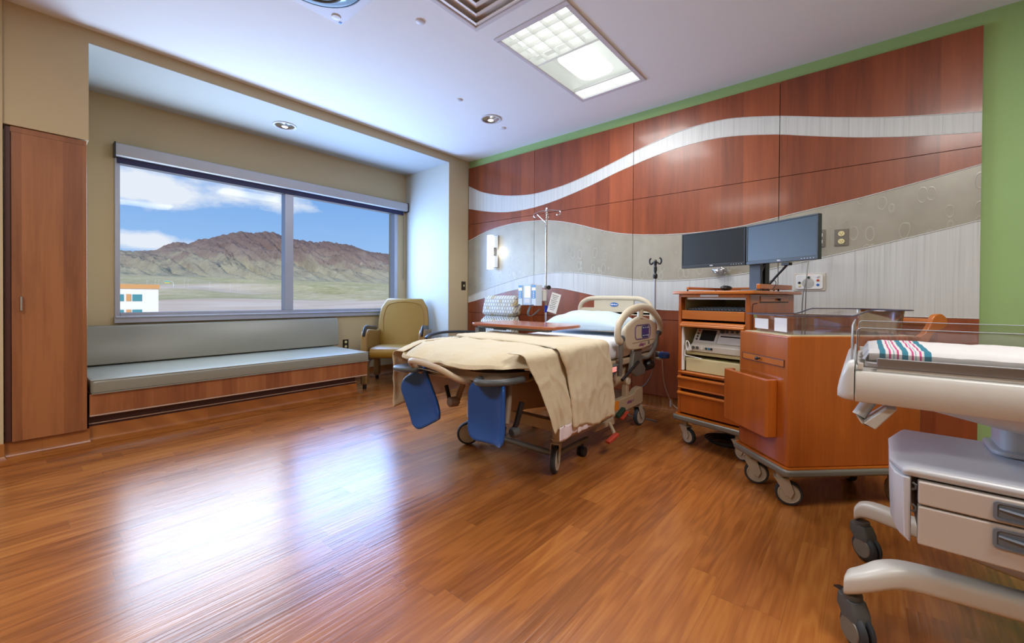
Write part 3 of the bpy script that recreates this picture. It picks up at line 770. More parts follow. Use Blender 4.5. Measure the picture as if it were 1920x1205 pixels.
obj('toggle', B().box(P(-.006, -.012, .006), P(.006, .014, .02)), M['ivory'], t, bevel=.001)
t, P = plate('wall_outlet', 'dark wall outlet low on the alcove wall between bench and gold armchair', 'outlet', (XB, -1.256, .45), 'x', .075, .118, M['brown'])
for v in (-.028, .028): obj('socket', B().cyl(P(0, v, .006), P(0, v, .010), .016, 16), M['ivory'], t)
t, P = plate('wall_outlet', 'steel double power outlet with ivory sockets on the leaf panel', 'outlet', (3.945, -.0285, 1.507), 'y', .082, .122, M['outsteel'])
for v in (-.028, .028):
    s = obj('socket', B().cyl(P(0, v, .006), P(0, v, .011), .019, 18), M['ivory'], t)
    b = B()
    for u in (-.007, .007): b.box(P(u-.0012, v-.003, .0105), P(u+.0012, v+.007, .0125))
    b.cyl(P(0, v-.009, .0105), P(0, v-.009, .0125), .0025, 8)
    obj('slot', b, M['black'], s)
t, P = plate('data_plate', 'steel network jack plate with plugged cables beside the right monitor', 'data outlet', (3.80, -.0285, 1.51), 'y', .10, .132, M['outsteel'])
for u in (-.022, .022):
    for v in (-.025, .025):
        j = obj('jack', B().box(P(u-.013, v-.013, .006), P(u+.013, v+.013, .010)), M['whitetxt'], t, bevel=.002)
        obj('port', B().box(P(u-.008, v-.008, .010), P(u+.008, v+.006, .0115)), M['black'], j)
t, P = plate('nurse_call_panel', 'cream nurse call panel with speaker and coloured buttons above the carts', 'call panel', (3.755, -.0285, 1.185), 'y', .20, .135, M['device'])
obj('bezel', B().prism([(3.755+u, 1.185+v) for u, v in rrect(-.082, -.055, .085, .055, .015)], 1, -.044, -.0345), M['white'], t, bevel=.003)
b = B()
for k in range(6):
    rr = .006+.006*k
    b.tube([(3.750+rr*math.cos(a*PI/12), -.0445, 1.175+rr*math.sin(a*PI/12)) for a in range(24)], .0012, 4, closed=True)
obj('speaker_grille', b, M['midgrey'], t)
for u, v, m_ in ((-.002, .035, 'greenpl'), (.055, .012, 'red'), (.055, -.022, 'logoblue'), (-.06, -.005, 'black'), (-.06, -.03, 'ivory'), (.055, .04, 'pale')):
    obj('button', B().lathe((3.755+u, -.044, 1.185+v), [(.009, 0), (.009, .004), (.006, .006)], axis=(0, -1, 0), n=16), M[m_], t)
obj('indicator', B().box((3.75, -.0465, 1.236), (3.76, -.044, 1.239)), M['redlit'], t)
t = thing('plastic_bag', 'crumpled clear plastic bag on the wall panel below the left monitor', 'plastic bag', (3.135, -.03, 1.29))
b = B()
def bg(u, v):
    a = 2*PI*u; ph = PI*v
    p = V((math.sin(ph)*math.cos(a), math.sin(ph)*math.sin(a), math.cos(ph)))
    k = 1+.35*noise.noise(p*2.3+V((4, 1, 2)))
    return V((3.137+p.x*.055*k, -.068+p.y*.032*k, 1.292+p.z*.028*k))
b.grid(bg, 22, 14, wrapu=True); obj('bag_film', b, M['bag'], t, smooth=0)
obj('wall_fitting', B().lathe((3.137, -.031, 1.292), [(.02, 0), (.02, .012), (.014, .03), (.008, .034)], axis=(0, -1, 0)), M['white'], t)
# ------------------------------------------------------------------ birthing bed
def caster(parent, x, y, r, top, ang, wheelmat='hub', forkmat='hub', w=.03, offs=.035):
    # swivel caster: fork part with wheel sub-part; ang = direction of trail
    d = V((math.cos(ang), math.sin(ang), 0)); s = V((-d.y, d.x, 0)); ax = V((x, y, r))
    piv = ax-d*offs
    f = B()
    f.cyl((piv.x, piv.y, top-.012), (piv.x, piv.y, top), r*.42, 16).cyl((piv.x, piv.y, 2*r+.002), (piv.x, piv.y, top-.01), r*.34, 16)
    for sg in (-1, 1):
        o = s*(w/2+.008)*sg
        poly = [piv+d*(-.032)+V((0, 0, 2*r+.012-r)), piv+d*.03+V((0, 0, 2*r+.012-r)), ax+d*.02, ax+V((0, 0, -.016)), ax-d*.018]
        pts = [p+o for p in (V((piv.x, piv.y, 2*r+.014))-d*.030, V((piv.x, piv.y, 2*r+.014))+d*.035, ax+d*.022+V((0, 0, .012)), ax+d*.008-V((0, 0, .02)), ax-d*.018-V((0, 0, .006)))]
        q = [p+s*.005*sg for p in pts]
        f.rings([pts, q])
    f.obox(V((piv.x, piv.y, 2*r+.012))+d*.002, (.066, w+.026, .008), Matrix.Rotation(ang, 3, 'Z'))
    fk = obj('caster', f, M[forkmat], parent, bevel=.002)
    wl = B().lathe(ax-s*w/2, [(r*.7, 0), (r*.93, 0), (r, w*.25), (r, w*.75), (r*.93, w), (r*.7, w)], axis=s, n=32)
    wo = obj('wheel', wl, M['rubber'], fk)
    for sg in (-1, 1):
        hb = B().lathe(ax+s*(w/2)*sg, [(r*.80, -.001), (r*.80, .002), (r*.74, .004), (r*.70, .0015), (r*.3, .002), (r*.12, .006), (.001, .006)], axis=s*sg, n=28)
        obj('hub', hb, M[wheelmat], fk)
    return fk

bed = thing('hospital_bed', 'cream adjustable birthing bed with blue foot supports, head against the cherry wall', 'bed', (2.29, -1.25, 0))
BX0, BX1 = 1.835, 2.745
# mattress in sheet
def rounded_slab(b, outline, z0, z1, rad, nz=4, wr=0, seed=0):
    cx = sum(p[0] for p in outline)/len(outline); cy = sum(p[1] for p in outline)/len(outline)
    n = len(outline); nor = []
    for i in range(n):
        p, q = V(outline[i-1]), V(outline[(i+1) % n]); t = (q-p).normalized(); nor.append(V((t.y, -t.x)))
    lev = []
    for k in range(nz+1): a = .5*PI*k/nz; lev.append((rad*(1-math.sin(a)), z0+rad*(1-math.cos(a))))
    for k in range(nz+1): a = .5*PI*k/nz; lev.append((rad*(1-math.cos(a)), z1-rad*(1-math.sin(a))))
    rg = []
    for ins, z in lev:
        rg.append([V((p[0]-m.x*ins, p[1]-m.y*ins, z)) for p, m in zip(outline, nor)])
    for f in (.93, .85, .7, .5, .3, .12):
        rg.append([V((cx+(p.x-cx)*f, cy+(p.y-cy)*f, z1)) for p in rg[2*nz+1]])
    if wr:
        for j, r_ in enumerate(rg):
            for p in r_:
                d = noise.noise(V((p.x*7, p.y*7, p.z*9+seed)))+.5*noise.noise(V((p.x*18, p.y*15, p.z*18+seed)))
                p.z += d*wr*(.5 if z1-.001 <= p.z else 1)
                if j <= 2*nz+1 and j > 0: p.x += d*wr*.8*(1 if p.x > cx else -1); p.y += d*wr*.5
    b.rings(rg); return b
def outline_bed(x0, x1, y0, y1, rf, step=.05):
    o = rrect(x0, y0, x1, y1, [rf, rf, .05, .05], 8)
    out = []
    for i in range(len(o)):
        p, q = V(o[i]), V(o[(i+1) % len(o)]); k = max(1, int((q-p).length/step))
        for j in range(k): out.append(tuple(p+(q-p)*j/k))
    return out
ob = outline_bed(BX0+.013, BX1-.013, -2.10, -.42, .2)
mt = obj('mattress', rounded_slab(B(), ob, .610, .750, .045, wr=.004), M['sheet'], bed, smooth=80)
obj('deck', B().prism(outline_bed(BX0+.012, BX1-.012, -1.95, -.45, .05), 2, .560, .606), M['bedbeige'], bed, bevel=.012, seg=3)
obj('deck_slot', B().box((BX1-.014, -1.318, .562), (BX1-.004, -1.288, .605)), M['darkgrey'], bed)
# upper frame
b = B().prism([(-1.78, .47), (-1.78, .548), (-.50, .553), (-.50, .50), (-1.30, .44)], 0, 1.97, 2.0).prism([(-1.78, .47), (-1.78, .548), (-.50, .553), (-.50, .50), (-1.30, .44)], 0, 2.66, 2.69)
b.box((1.97, -1.76, .48), (2.69, -1.72, .55)).box((1.97, -.56, .50), (2.69, -.50, .555)).box((2.0, -1.2, .50), (2.66, -1.1, .55))
obj('upper_frame', b, M['bedbeige'], bed, bevel=.006)
obj('foot_housing', B().rings([[(2.33, -2.12, .40), (2.56, -2.12, .40), (2.56, -1.76, .36), (2.33, -1.76, .36)], [(2.28, -2.2, .54), (2.63, -2.2, .54), (2.63, -1.72, .54), (2.28, -1.72, .54)], [(2.28, -2.2, .585), (2.63, -2.2, .585), (2.63, -1.72, .585), (2.28, -1.72, .585)]]), M['bedtaupe'], bed, bevel=.02, seg=3)
obj('foot_pad', B().prism(outline_bed(1.88, 2.70, -2.365, -2.13, .22), 2, .607, .655), M['bedtaupe'], bed, bevel=.01)
obj('foot_plate', B().prism(outline_bed(1.91, 2.68, -2.35, -1.95, .22), 2, .588, .606), M['bedbeige'], bed, bevel=.008)
# base
for sx in (-1, 1):
    x0 = 2.29+sx*.375; a, c = min(x0, x0+sx*.05), max(x0, x0+sx*.05)
    o = obj('base_rail', B().prism([(-1.80, .20), (-1.80, .295), (-1.74, .305), (-.83, .305), (-.78, .335), (-.70, .345), (-.66, .335), (-.655, .215), (-.70, .205)], 0, a, c), M['bedbeige'], bed, bevel=.008)
    obj('lift_post', B().box((x0-.0, -.955, .30), (x0+sx*.045, -.905, .44)), M['bedbeige'], bed, bevel=.008)
    obj('lift_post', B().box((x0-.0, -1.40, .30), (x0+sx*.045, -1.345, .44)), M['bedbeige'], bed, bevel=.008)
    for y in (-.93, -1.372): obj('pivot_disc', B().lathe((x0+sx*.046, y, .425), [(.034, -.06), (.036, 0), (.03, .008), (.002, .010)], axis=(sx, 0, 0), n=24), M['bedplastic'], bed)
    obj('lift_arm', B().tube([(x0+sx*.02, -1.30, .42), (x0+sx*.02, -.96, .445)], .034, 14, flat=(1, .5)), M['bedbeige'], bed)
    obj('frame_link', B().tube([(x0-sx*.03, -1.37, .42), (x0-sx*.03, -1.15, .50)], .02, 8), M['darkgrey'], bed)
    obj('corner_post', B().cyl((2.29+sx*.375, -1.80, .185), (2.29+sx*.375, -1.80, .30), .042, 20), M['bedbeige'], bed, bevel=.004)
for y in (-1.78, -.74): obj('cross_beam', B().box((1.93, y, .215), (2.65, y+.06, .285)), M['bedbeige'], bed, bevel=.006)
for x, y, a in ((2.668, -1.845, -1.2), (1.922, -1.85, -2.3), (2.66, -.60, 1.5), (1.92, -.60, 1.5)):
    caster(bed, x, y, .08, .20, a)
s = obj('steering_bar', B().tube(spline([(1.93, -1.44, .098), (1.93, -1.76, .095), (1.955, -1.80, .093), (2.29, -1.80, .092), (2.625, -1.80, .093), (2.65, -1.76, .095), (2.65, -1.44, .098)], 6), .018, 12), M['midgrey'], bed)
for x in (1.935, 2.652):
    b = B().cyl((x, -1.50, .05), (x, -1.50, .09), .010, 10)
    for d in (-.018, .018): b.lathe((x+d-.008, -1.505, .0305), [(.02, 0), (.03, .002), (.03, .014), (.02, .016)], axis=(1, 0, 0), n=20)
    obj('small_caster', b, M['black'], s)
# head end
hb = obj('headboard', B().tube(spline([(1.925, -.34, .62), (1.925, -.34, .90), (1.945, -.34, .995), (2.02, -.34, 1.043), (2.13, -.34, 1.052), (2.29, -.34, 1.053), (2.45, -.34, 1.052), (2.56, -.34, 1.043), (2.635, -.34, .995), (2.655, -.34, .90), (2.655, -.34, .62)], 6), .021, 12, flat=(1, .8)), M['bedplastic'], bed)
b = B()
b.prism(rrect(1.93, .90, 2.65, .962, [.02, .02, .05, .05]), 1, -.352, -.328)
b.prism(rrect(2.09, .95, 2.49, 1.045, .012), 1, -.348, -.332)
obj('head_panel', b, M['bedplastic'], hb, bevel=.004)
bd = obj('badge', B().prism([(2.30+.042*math.cos(a*PI/14), .993+.019*math.sin(a*PI/14)) for a in range(28)], 1, -.3515, -.349), M['logoblue'], hb)
text('badge_lettering', 'Hill-Rom', .020, M['whitetxt'], hb, (2.30, -.3522, .993), (1, 0, 0), (0, 0, 1), .0004)
obj('head_lower_panel', B().prism(rrect(1.94, .64, 2.64, .80, .03), 1, -.355, -.325), M['bedplastic'], bed, bevel=.006)
hd = obj('push_bar', B().tube(spline([(2.5, -.40, .585), (2.64, -.40, .583), (2.79, -.42, .575)], 5), .026, 12), M['midgrey'], bed)
obj('bumper_cap', B().lathe((2.80, -.43, .55), [(.03, 0), (.042, .006), (.044, .04), (.036, .052), (.002, .054)], n=22), M['bluecap'], bed)
obj('head_bracket', B().box((2.45, -.46, .535), (2.79, -.37, .556)), M['bedplastic'], bed, bevel=.006)
obj('motor_pod', B().rings([rr_ for rr_ in [[(2.70+.05*math.cos(a*PI/6)*k, -.60+h, .50+.045*math.sin(a*PI/6)*k) for a in range(12)] for h, k in ((0, .6), (.02, 1), (.10, 1), (.12, .7))]]), M['black'], bed)
iv = obj('drip_rod', B().tube([(2.745, -.50, .545), (2.745, -.50, 1.225)], .0085, 10), M['steel'], bed)
obj('rod_grip', B().lathe((2.745, -.50, 1.215), [(.012, 0), (.018, .015), (.018, .035), (.010, .045), (.010, .06), (.014, .065), (.014, .10), (.010, .105), (.010, .13)], n=14), M['black'], iv)
b = B()
for sx in (-1, 1):
    b.tube(spline([(2.745, -.50, 1.335), (2.745+sx*.015, -.50, 1.352), (2.745+sx*.034, -.50, 1.338), (2.745+sx*.048, -.50, 1.35), (2.745+sx*.048, -.50, 1.375), (2.745+sx*.036, -.50, 1.388)], 5), .007, 8)
b.lathe((2.745, -.50, 1.33), [(.012, 0), (.015, .03), (.006, .045)])
obj('rod_hook', b, M['black'], iv)
# side rail (right side)
RX = 2.775
rail = obj('side_rail', B().tube(spline([(RX, -1.20, .752), (RX, -1.238, .765), (RX, -1.245, .83), (RX, -1.21, .885), (RX, -1.10, .945), (RX, -.97, .975), (RX, -.83, .984), (RX, -.69, .968), (RX, -.57, .918), (RX, -.475, .85), (RX, -.462, .79), (RX, -.49, .765)], 6), .026, 14, flat=(1.15, .85)), M['bedplastic'], bed)
pp = [(-1.135, .76), (-1.13, .83), (-1.05, .87), (-.91, .91), (-.83, .912), (-.62, .867), (-.575, .82), (-.575, .735), (-.64, .69), (-.82, .668), (-1.02, .672), (-1.10, .692)]
ppx = [(p.x, p.y) for p in (V((q_.x, q_.y)) for q_ in spline([(a, c, 0) for a, c in pp], 4, closed=True))]
obj('rail_panel', B().prism(ppx, 0, RX-.028, RX+.012), M['bedplastic'], rail, bevel=.012, seg=3)
obj('rail_stem', B().tube([(RX, -.87, .90), (RX, -.865, .965)], .03, 12, flat=(.7, .9)), M['bedplastic'], rail)
b = B()
def flatline(pts, r, x, closed=True):
    b.tube([(x, y, z) for y, z in pts], r, 6, closed=closed)
flatline([(p[0], p[1]) for p in rrect(-.985, .745, -.705, .85, .035, 5)], .0035, RX+.0135)
obj('panel_outline', b, M['greypad'], rail)
kp = obj('keypad', B().prism(rrect(-.865, .752, -.735, .843, .02), 0, RX+.012, RX+.0155), M['keypad'], rail)
b = B()
for y in (-.845, -.81, -.775, -.75):
    for z in (.828, .768): b.box((RX+.0155, y-.006, z-.004), (RX+.0165, y+.006, z+.004))
obj('key_print', b, M['whitetxt'], rail)
b = B()
for y in (-.84, -.80, -.76): b.box((RX+.0155, y-.012, .780), (RX+.0163, y+.010, .815))
obj('key', b, M['greypad'], rail)
b = B(); flatline([(-1.03, .724), (-.62, .730)], .0035, RX+.013, False); obj('panel_groove', b, M['bedbeige'], rail)
text('lettering', 'affinity 4', .032, M['purpletxt'], rail, (RX+.0165, -.86, .703), (0, 1, 0), (0, 0, 1), .0005, .3)
text('lettering', 'HILL\nROM', .013, M['darkgrey'], rail, (RX+.0165, -.735, .709), (0, 1, 0), (0, 0, 1), .0002)
obj('rail_collar', B().lathe((RX, -1.205, .765), [(.019, 0), (.024, .01), (.024, .03), (.019, .04)], axis=(0, 1, 0), n=16), M['darkgrey'], rail)
obj('rail_collar', B().lathe((RX, -.52, .768), [(.019, 0), (.024, .01), (.024, .03), (.019, .04)], axis=(0, 1, 0), n=16), M['darkgrey'], rail)
obj('rail_post', B().tube(spline([(RX, -1.19, .75), (RX-.004, -1.185, .66), (RX-.02, -1.17, .50)], 4), .017, 12), M['midgrey'], bed)
obj('rail_post', B().tube(spline([(RX, -.52, .755), (RX-.004, -.55, .66), (RX-.02, -.66, .585), (RX-.035, -.74, .585)], 5), .016, 12), M['midgrey'], bed)
obj('rail_bracket', B().prism([(-.98, .50), (-.93, .66), (-.80, .67), (-.79, .56), (-.72, .50), (-.74, .46), (-.88, .455)], 0, RX-.05, RX-.012), M['midgrey'], bed, bevel=.006)
obj('gas_strut', B().tube([(RX-.005, -1.16, .47), (RX+.004, -.90, .575)], .011, 10), M['black'], bed)
ct = obj('release_tab', B().prism([(-1.36, .555), (-1.34, .585), (-1.20, .59), (-1.20, .55), (-1.31, .50)], 0, 2.735, 2.77), M['darkgrey'], bed, bevel=.008)
obj('release_label', B().box((2.7702, -1.325, .545), (2.772, -1.25, .578)), M['redlit'], ct)
text('release_lettering', 'CPR', .026, M['whitetxt'], ct, (2.7725, -1.287, .5615), (0, 1, 0), (0, 0, 1), .0004)
obj('side_knob', B().lathe((2.70, -1.44, .49), [(.03, 0), (.032, .05), (.02, .06)], axis=(1, 0, 0), n=18), M['midgrey'], bed)
obj('cross_strut', B().tube([(2.60, -1.27, .33), (2.60, -1.08, .52)], .018, 10), M['black'], bed)
# base badges and pedals (right side)
sx = 2.7155
pl = obj('badge', B().prism(rrect(-1.735, .225, -1.615, .28, .02), 0, sx, sx+.002), M['keypad'], bed)
text('badge_lettering', 'Hill-Rom', .028, M['whitetxt'], pl, (sx+.0025, -1.675, .2525), (0, 1, 0), (0, 0, 1), .0006)
ob_ = obj('pedal_badge', B().prism([(-1.30+.115*math.cos(a*PI/12), .263+.032*math.sin(a*PI/12)) for a in range(24)], 0, sx, sx+.002), M['keypad'], bed)
b = B()
for y in (-1.37, -1.30, -1.23): b.box((sx+.002, y-.008, .258), (sx+.0026, y+.008, .27))
obj('pedal_print', b, M['whitetxt'], ob_)
obj('sticker', B().box((sx, -1.17, .24), (sx+.002, -1.10, .306)), M['orange'], bed)
text('lettering', 'affinity 4', .034, M['purpletxt'], bed, (sx+.0008, -.90, .262), (0, 1, 0), (0, 0, 1), .0005, .3)
pd = obj('pedal_arm', B().prism([(-1.50, .175), (-1.47, .20), (-1.18, .215), (-1.16, .20), (-1.22, .165)], 0, 2.72, 2.745), M['bedbeige'], bed, bevel=.005)
obj('brake_pedal', B().tube([(2.745, -1.30, .195), (2.79, -1.33, .155), (2.83, -1.36, .12)], .012, 8), M['bedbeige'], pd)
obj('pedal_pad', B().obox((2.815, -1.39, .125), (.035, .11, .022), Matrix.Rotation(-.2, 3, 'Z') @ Matrix.Rotation(.35, 3, 'X')), M['red'], pd, bevel=.006)
obj('pedal_pad', B().obox((2.775, -1.19, .245), (.035, .11, .03), Matrix.Rotation(.35, 3, 'X')), M['greenpl'], pd, bevel=.008)
obj('pedal_pad', B().obox((2.785, -1.155, .222), (.03, .10, .014), Matrix.Rotation(.35, 3, 'X')), M['red'], pd, bevel=.004)
obj('foot_pedal', B().obox((2.29, -1.95, .235), (.05, .12, .025), Matrix.Rotation(-.3, 3, 'X')), M['red'], bed, bevel=.006)
# foot supports
def footsup(c, w, h, tilt, yaw, roll, nm):
    m = Matrix.Translation(V(c)) @ Matrix.Rotation(yaw, 4, 'Z') @ Matrix.Rotation(roll, 4, 'Y') @ Matrix.Rotation(tilt, 4, 'X')
    o = rrect(-w/2, -h/2, w/2, h/2, [.07, .045, .03, .075], 6); out = []
    for i in range(len(o)):
        p, q = V(o[i]), V(o[(i+1) % len(o)]); k = max(1, int((q-p).length/.03))
        for j in range(k): out.append(p+(q-p)*j/k)
    b = B()
    def shape(p, f, back):
        x, z = p.x*f, p.y*f
        u = x/(w/2); v = z/(h/2)
        y = .055*max(0, u-.35)**2*2.2*-1 + .03*max(0, -v-.3)**2*-2.2 -.012*u*u
        return V((x, y+(.028 if back else 0), z))
    rg = []
    for f, bk_, dy in ((.25, 0, 0), (.5, 0, 0), (.75, 0, 0), (.9, 0, 0), (.965, 0, .002), (1.0, 0, .012), (.985, 0, .026), (.9, 1, 0), (.6, 1, 0), (.25, 1, 0)):
        rg.append([m @ (shape(p, f, bk_)+V((0, dy, 0))) for p in out])
    b.rings(rg)
    return obj(nm, b, M['blue'], bed, smooth=70)
fs = footsup((2.60, -2.36, .46), .265, .315, .02, .12, 0, 'foot_support')
fl = footsup((2.07, -2.375, .452), .25, .335, -.10, .30, -.50, 'foot_support')
b = B().tube(spline([(2.545, -2.28, .618), (2.545, -2.38, .620), (2.60, -2.435, .622), (2.67, -2.42, .625), (2.725, -2.35, .627), (2.735, -2.24, .627)], 6), .018, 12)
b.prism(outline_bed(2.545, 2.73, -2.42, -2.2, .10), 2, .612, .618)
obj('foot_tray', b, M['darkgrey'], bed)
obj('foot_tray', B().prism(outline_bed(1.90, 2.10, -2.50, -2.30, .08), 2, .612, .640), M['darkgrey'], bed, bevel=.012, seg=3)
obj('grab_bar', B().tube(spline([(2.07, -2.38, .61), (2.085, -2.455, .66), (2.13, -2.492, .690), (2.28, -2.492, .682), (2.37, -2.487, .668), (2.44, -2.42, .615), (2.46, -2.30, .572)], 6), .0165, 12), M['bedbeige'], bed)
obj('grab_plate', B().rings([[(2.09, -2.36, .625), (2.40, -2.36, .60), (2.43, -2.28, .585), (2.12, -2.28, .60)], [(2.13, -2.46, .645), (2.33, -2.46, .64), (2.36, -2.42, .625), (2.13, -2.42, .635)]]), M['bedbeige'], bed, bevel=.01)
a = obj('support_arm', B().tube(spline([(2.25, -2.20, .585), (2.23, -2.19, .53), (2.19, -2.18, .47), (2.17, -2.18, .42)], 5), .017, 12), M['bedtaupe'], bed)
obj('pivot_knob', B().lathe((2.15, -2.24, .41), [(.02, 0), (.03, .01), (.03, .06), (.02, .07)], axis=(.3, 1, 0), n=18), M['bedtaupe'], a)
obj('grip', B().tube([(2.085, -2.20, .50), (2.12, -2.20, .41)], .013, 10), M['black'], a)
a = obj('support_arm', B().tube(spline([(2.64, -2.24, .62), (2.66, -2.27, .50), (2.68, -2.31, .40)], 5), .017, 12), M['bedtaupe'], bed)
obj('grip', B().tube([(2.735, -2.25, .51), (2.715, -2.27, .40), (2.70, -2.29, .345)], [.015, .015, .012], 10), M['black'], a)
obj('pivot_knob', B().lathe((2.715, -2.31, .36), [(.018, 0), (.026, .008), (.026, .04), (.018, .05)], axis=(0, 1, 0), n=18), M['darkgrey'], a)

# pillow
r = thing('pillow', 'plump pale blue white pillow lying at the head of the bed', 'pillow', (2.27, -.72, .79))
def pil(top):
    def f(u, v):
        x = u*2-1; y = v*2-1
        e = max(0, 1-abs(x)**2.6)**.55*max(0, 1-abs(y)**2.6)**.55
        px_ = 2.27+.385*x*(1-.07*y*y); py_ = -.715+.235*y*(1-.08*x*x)
        n_ = noise.noise(V((px_*6, py_*6, 3 if top else 8)))+.5*noise.noise(V((px_*15, py_*13, 2)))
        rid = (1-abs(noise.noise(V((px_*5+py_*4, py_*9, 7)))*2))**4
        z = .818+(e*.125+.012*n_*e-.012*rid*e if top else -.035*e**.5)
        return V((px_, py_, z))
    return f
b = B(); b.grid(pil(True), 44, 32); b.grid(pil(False), 44, 32)
bmesh.ops.remove_doubles(b.bm, verts=b.bm.verts, dist=.0008)
obj('pillow_case', b, M['pillow'], r, smooth=80)

# blanket over the foot of the bed
r = thing('blanket', 'thin beige blanket folded over the foot of the bed and hanging down', 'blanket', (2.29, -1.9, .76))
def cloth_noise(x, y, z, s): return noise.noise(V((x*6, y*6, z*6+s)))+.5*noise.noise(V((x*15, y*13, z*14+s)))
CX0, CX1 = BX0-.030, BX1+.028
ob2 = rrect(CX0, -2.43, CX1, -1.50, [.20, .34, .05, .05], 9)
_o = []
for i in range(len(ob2)):
    p, q = V(ob2[i]), V(ob2[(i+1) % len(ob2)]); k = max(1, int((q-p).length/.022))
    for j in range(k): _o.append(p+(q-p)*j/k)
ob2 = _o; n_ = len(ob2); nor = []
for i in range(n_):
    t_ = (ob2[(i+1) % n_]-ob2[i-1]).normalized(); nor.append(V((t_.y, -t_.x)))
lev = [(.10, .640), (.05, .636), (.012, .640), (0, .654), (.001, .676), (.009, .698), (.022, .718), (.042, .737), (.068, .753), (.10, .766), (.15, .768), (.21, .769), (.27, .769), (.33, .769), (.39, .769), (.44, .769)]
rg = []
for q_, (ins, z) in enumerate(lev):
    row = []; ins0, z0_ = ins, z
    for i in range(n_):
        ins, z = ins0, z0_
        if q_ < 3 and ob2[i].y > -2.24: ins = min(ins, .012)
        if q_ < 5 and ob2[i].y < -2.2: z = max(z, .668+.004*q_)
        p = ob2[i]-nor[i]*ins
        if ins > .16:
            c_ = V((2.29, -1.95)); k = (ins-.16)/.3; p = (ob2[i]-nor[i]*.16).lerp(c_, min(.97, k))
        g = noise.noise(V((i*.13, z*6, 3)))+.6*noise.noise(V((i*.31, z*3, 9)))      # gathers running down the sides
        low = max(0, min(1, (.745-z)/.07))
        d = cloth_noise(p.x, p.y, z, 4)
        sag = -.058*max(0, min(1, (-2.10-p.y)/.34))**1.4 if z > .70 else 0
        out = max(-.012, g*.036*low+d*.010)
        zz = z+(d*.008+.006*(1-abs(noise.noise(V((p.x*5+p.y*3, p.y*8, 6)))*2))**4)*(1 if z > .735 else .5)+sag+(.018*noise.noise(V((i*.11, 5, 5))) if q_ < 5 else 0)
        row.append(V((p.x+nor[i].x*out, p.y+nor[i].y*out, max(zz, .758 if (ins > .04 and p.y > -2.22) else .0))))
    rg.append(row)
b = B(); b.rings(rg, False, True)
bmesh.ops.delete(b.bm, geom=[f for f in b.bm.faces if f.calc_center_median().y > -1.56 and (f.calc_center_median().z < .757 or f.calc_center_median().y > -1.53)], context='FACES')
obj('foot_cover', b, M['blanket'], r, smooth=80)
def drape(xedge, ztop, xin, yfun, zbot, pleat, seed, sgn=1, roll=0.0):
    L1 = abs(xedge-xin); R = .035; L2 = R*PI/2; zc = ztop-R
    def f(u, v):
        top = L1-R; tot = top+L2+(zc-zbot(u)); s = v*tot
        if s < top: x, z, d = xin+sgn*s, ztop, 0
        elif s < top+L2:
            a = (s-top)/R; x, z, d = xedge-sgn*R+sgn*R*math.sin(a), zc+R*math.cos(a), (s-top)*.3
        else: x, z, d = xedge, zc-(s-top-L2), L2*.3+(s-top-L2)
        y = yfun(u, d, x)
        k = min(1, d/.3)
        fold = pleat*k*(math.sin(u*17+seed)+.6*math.sin(u*31+d*3+seed*2))
        wr = .006*(noise.noise(V((y*9, z*5+x*3, seed)))+.7*noise.noise(V((y*24, z*16+x*16, seed+3))))
        crease = .006*(1-abs(noise.noise(V((y*7+z*3, z*4, seed+8)))*2))**5
        lip = roll*(1-min(1, u/.06))**2
        if s >= top: x += sgn*(abs(fold)+wr*1.2+crease*1.4+.005+.014*k-lip)
        else: z += wr*.5+.003+crease*.4-lip
        if sgn < 0: z -= .06*max(0, min(1, (-2.18-y)/.19))*max(0, 1-d/.25)
        return V((x, y, z))
    return f
# right lower layer
def yl(u, d, x): return -2.30+.27*min(1, d/.5)**.9+(-1.80+2.30-.27*min(1, d/.5)**.9)*u
def zb1(u): return .315+.03*u+.012*math.sin(u*6)
b = B(); b.grid(drape(BX1+.046, .762, 2.68, yl, zb1, .007, 1.3), 44, 46); obj('lower_fall', b, M['blanket'], r, smooth=80, solid=.003)
b = B()
def hemf(u, v):
    y = -2.035+.21*u; z = .345-(.345-.262-.035*abs(u-.25))*v
    return V((BX1+.071+.010*abs(math.sin(u*17*.44+1.3))+.004*noise.noise(V((y*20, z*20, 2))), y, z))
b.grid(hemf, 24, 8); obj('white_hem', b, M['hem'], r, smooth=80, solid=.003)
# folded band across the bed, falling on the right
def yu(u, d, x):
    t_ = max(0, min(1, (BX1+.05-x)/.95))
    a = -2.03+.06*min(1, d/.15)+.08*min(1, d/.5)+.20*t_+.05*math.sin(t_*5); c = -1.47+.07*min(1, d/.5)
    return a+(c-a)*u
def zb2(u): return .310-.035*u+.012*math.sin(u*9)
b = B(); b.grid(drape(BX1+.070, .778, 1.82, yu, zb2, .0035, 4.1, roll=.012), 64, 90); obj('folded_band', b, M['blanket'], r, smooth=80, solid=.004)
b = B()
def hem2(u, v):
    y = -1.86+.42*u; z = .330-.035*u-(.052-.04*u)*v
    return V((BX1+.083+.006*abs(math.sin(u*17+4.1))+.003*noise.noise(V((y*20, z*20, 5))), y, z))
b.grid(hem2, 30, 8); obj('white_hem', b, M['hem'], r, smooth=80, solid=.003)
def yfar(u, d, x): return -2.36+.02*min(1, d/.3)+(1.0-.02*min(1, d/.3))*u
def zb3(u): return .325+.10*u+.015*math.sin(u*8)
b = B(); b.grid(drape(BX0-.082, .759, 1.86, yfar, zb3, .010, 2.2, sgn=-1), 60, 40); obj('far_fall', b, M['blanket'], r, smooth=80, solid=.003)
def lin_(u, v):
    y = -2.26+.80*u; z = .605-(.605-.355-.04*u)*v
    return V((BX0-.050+.005*math.sin(u*21)-.006*v, y, z))
b = B(); b.grid(lin_, 30, 12); obj('white_lining', b, M['hem'], r, smooth=80, solid=.002)

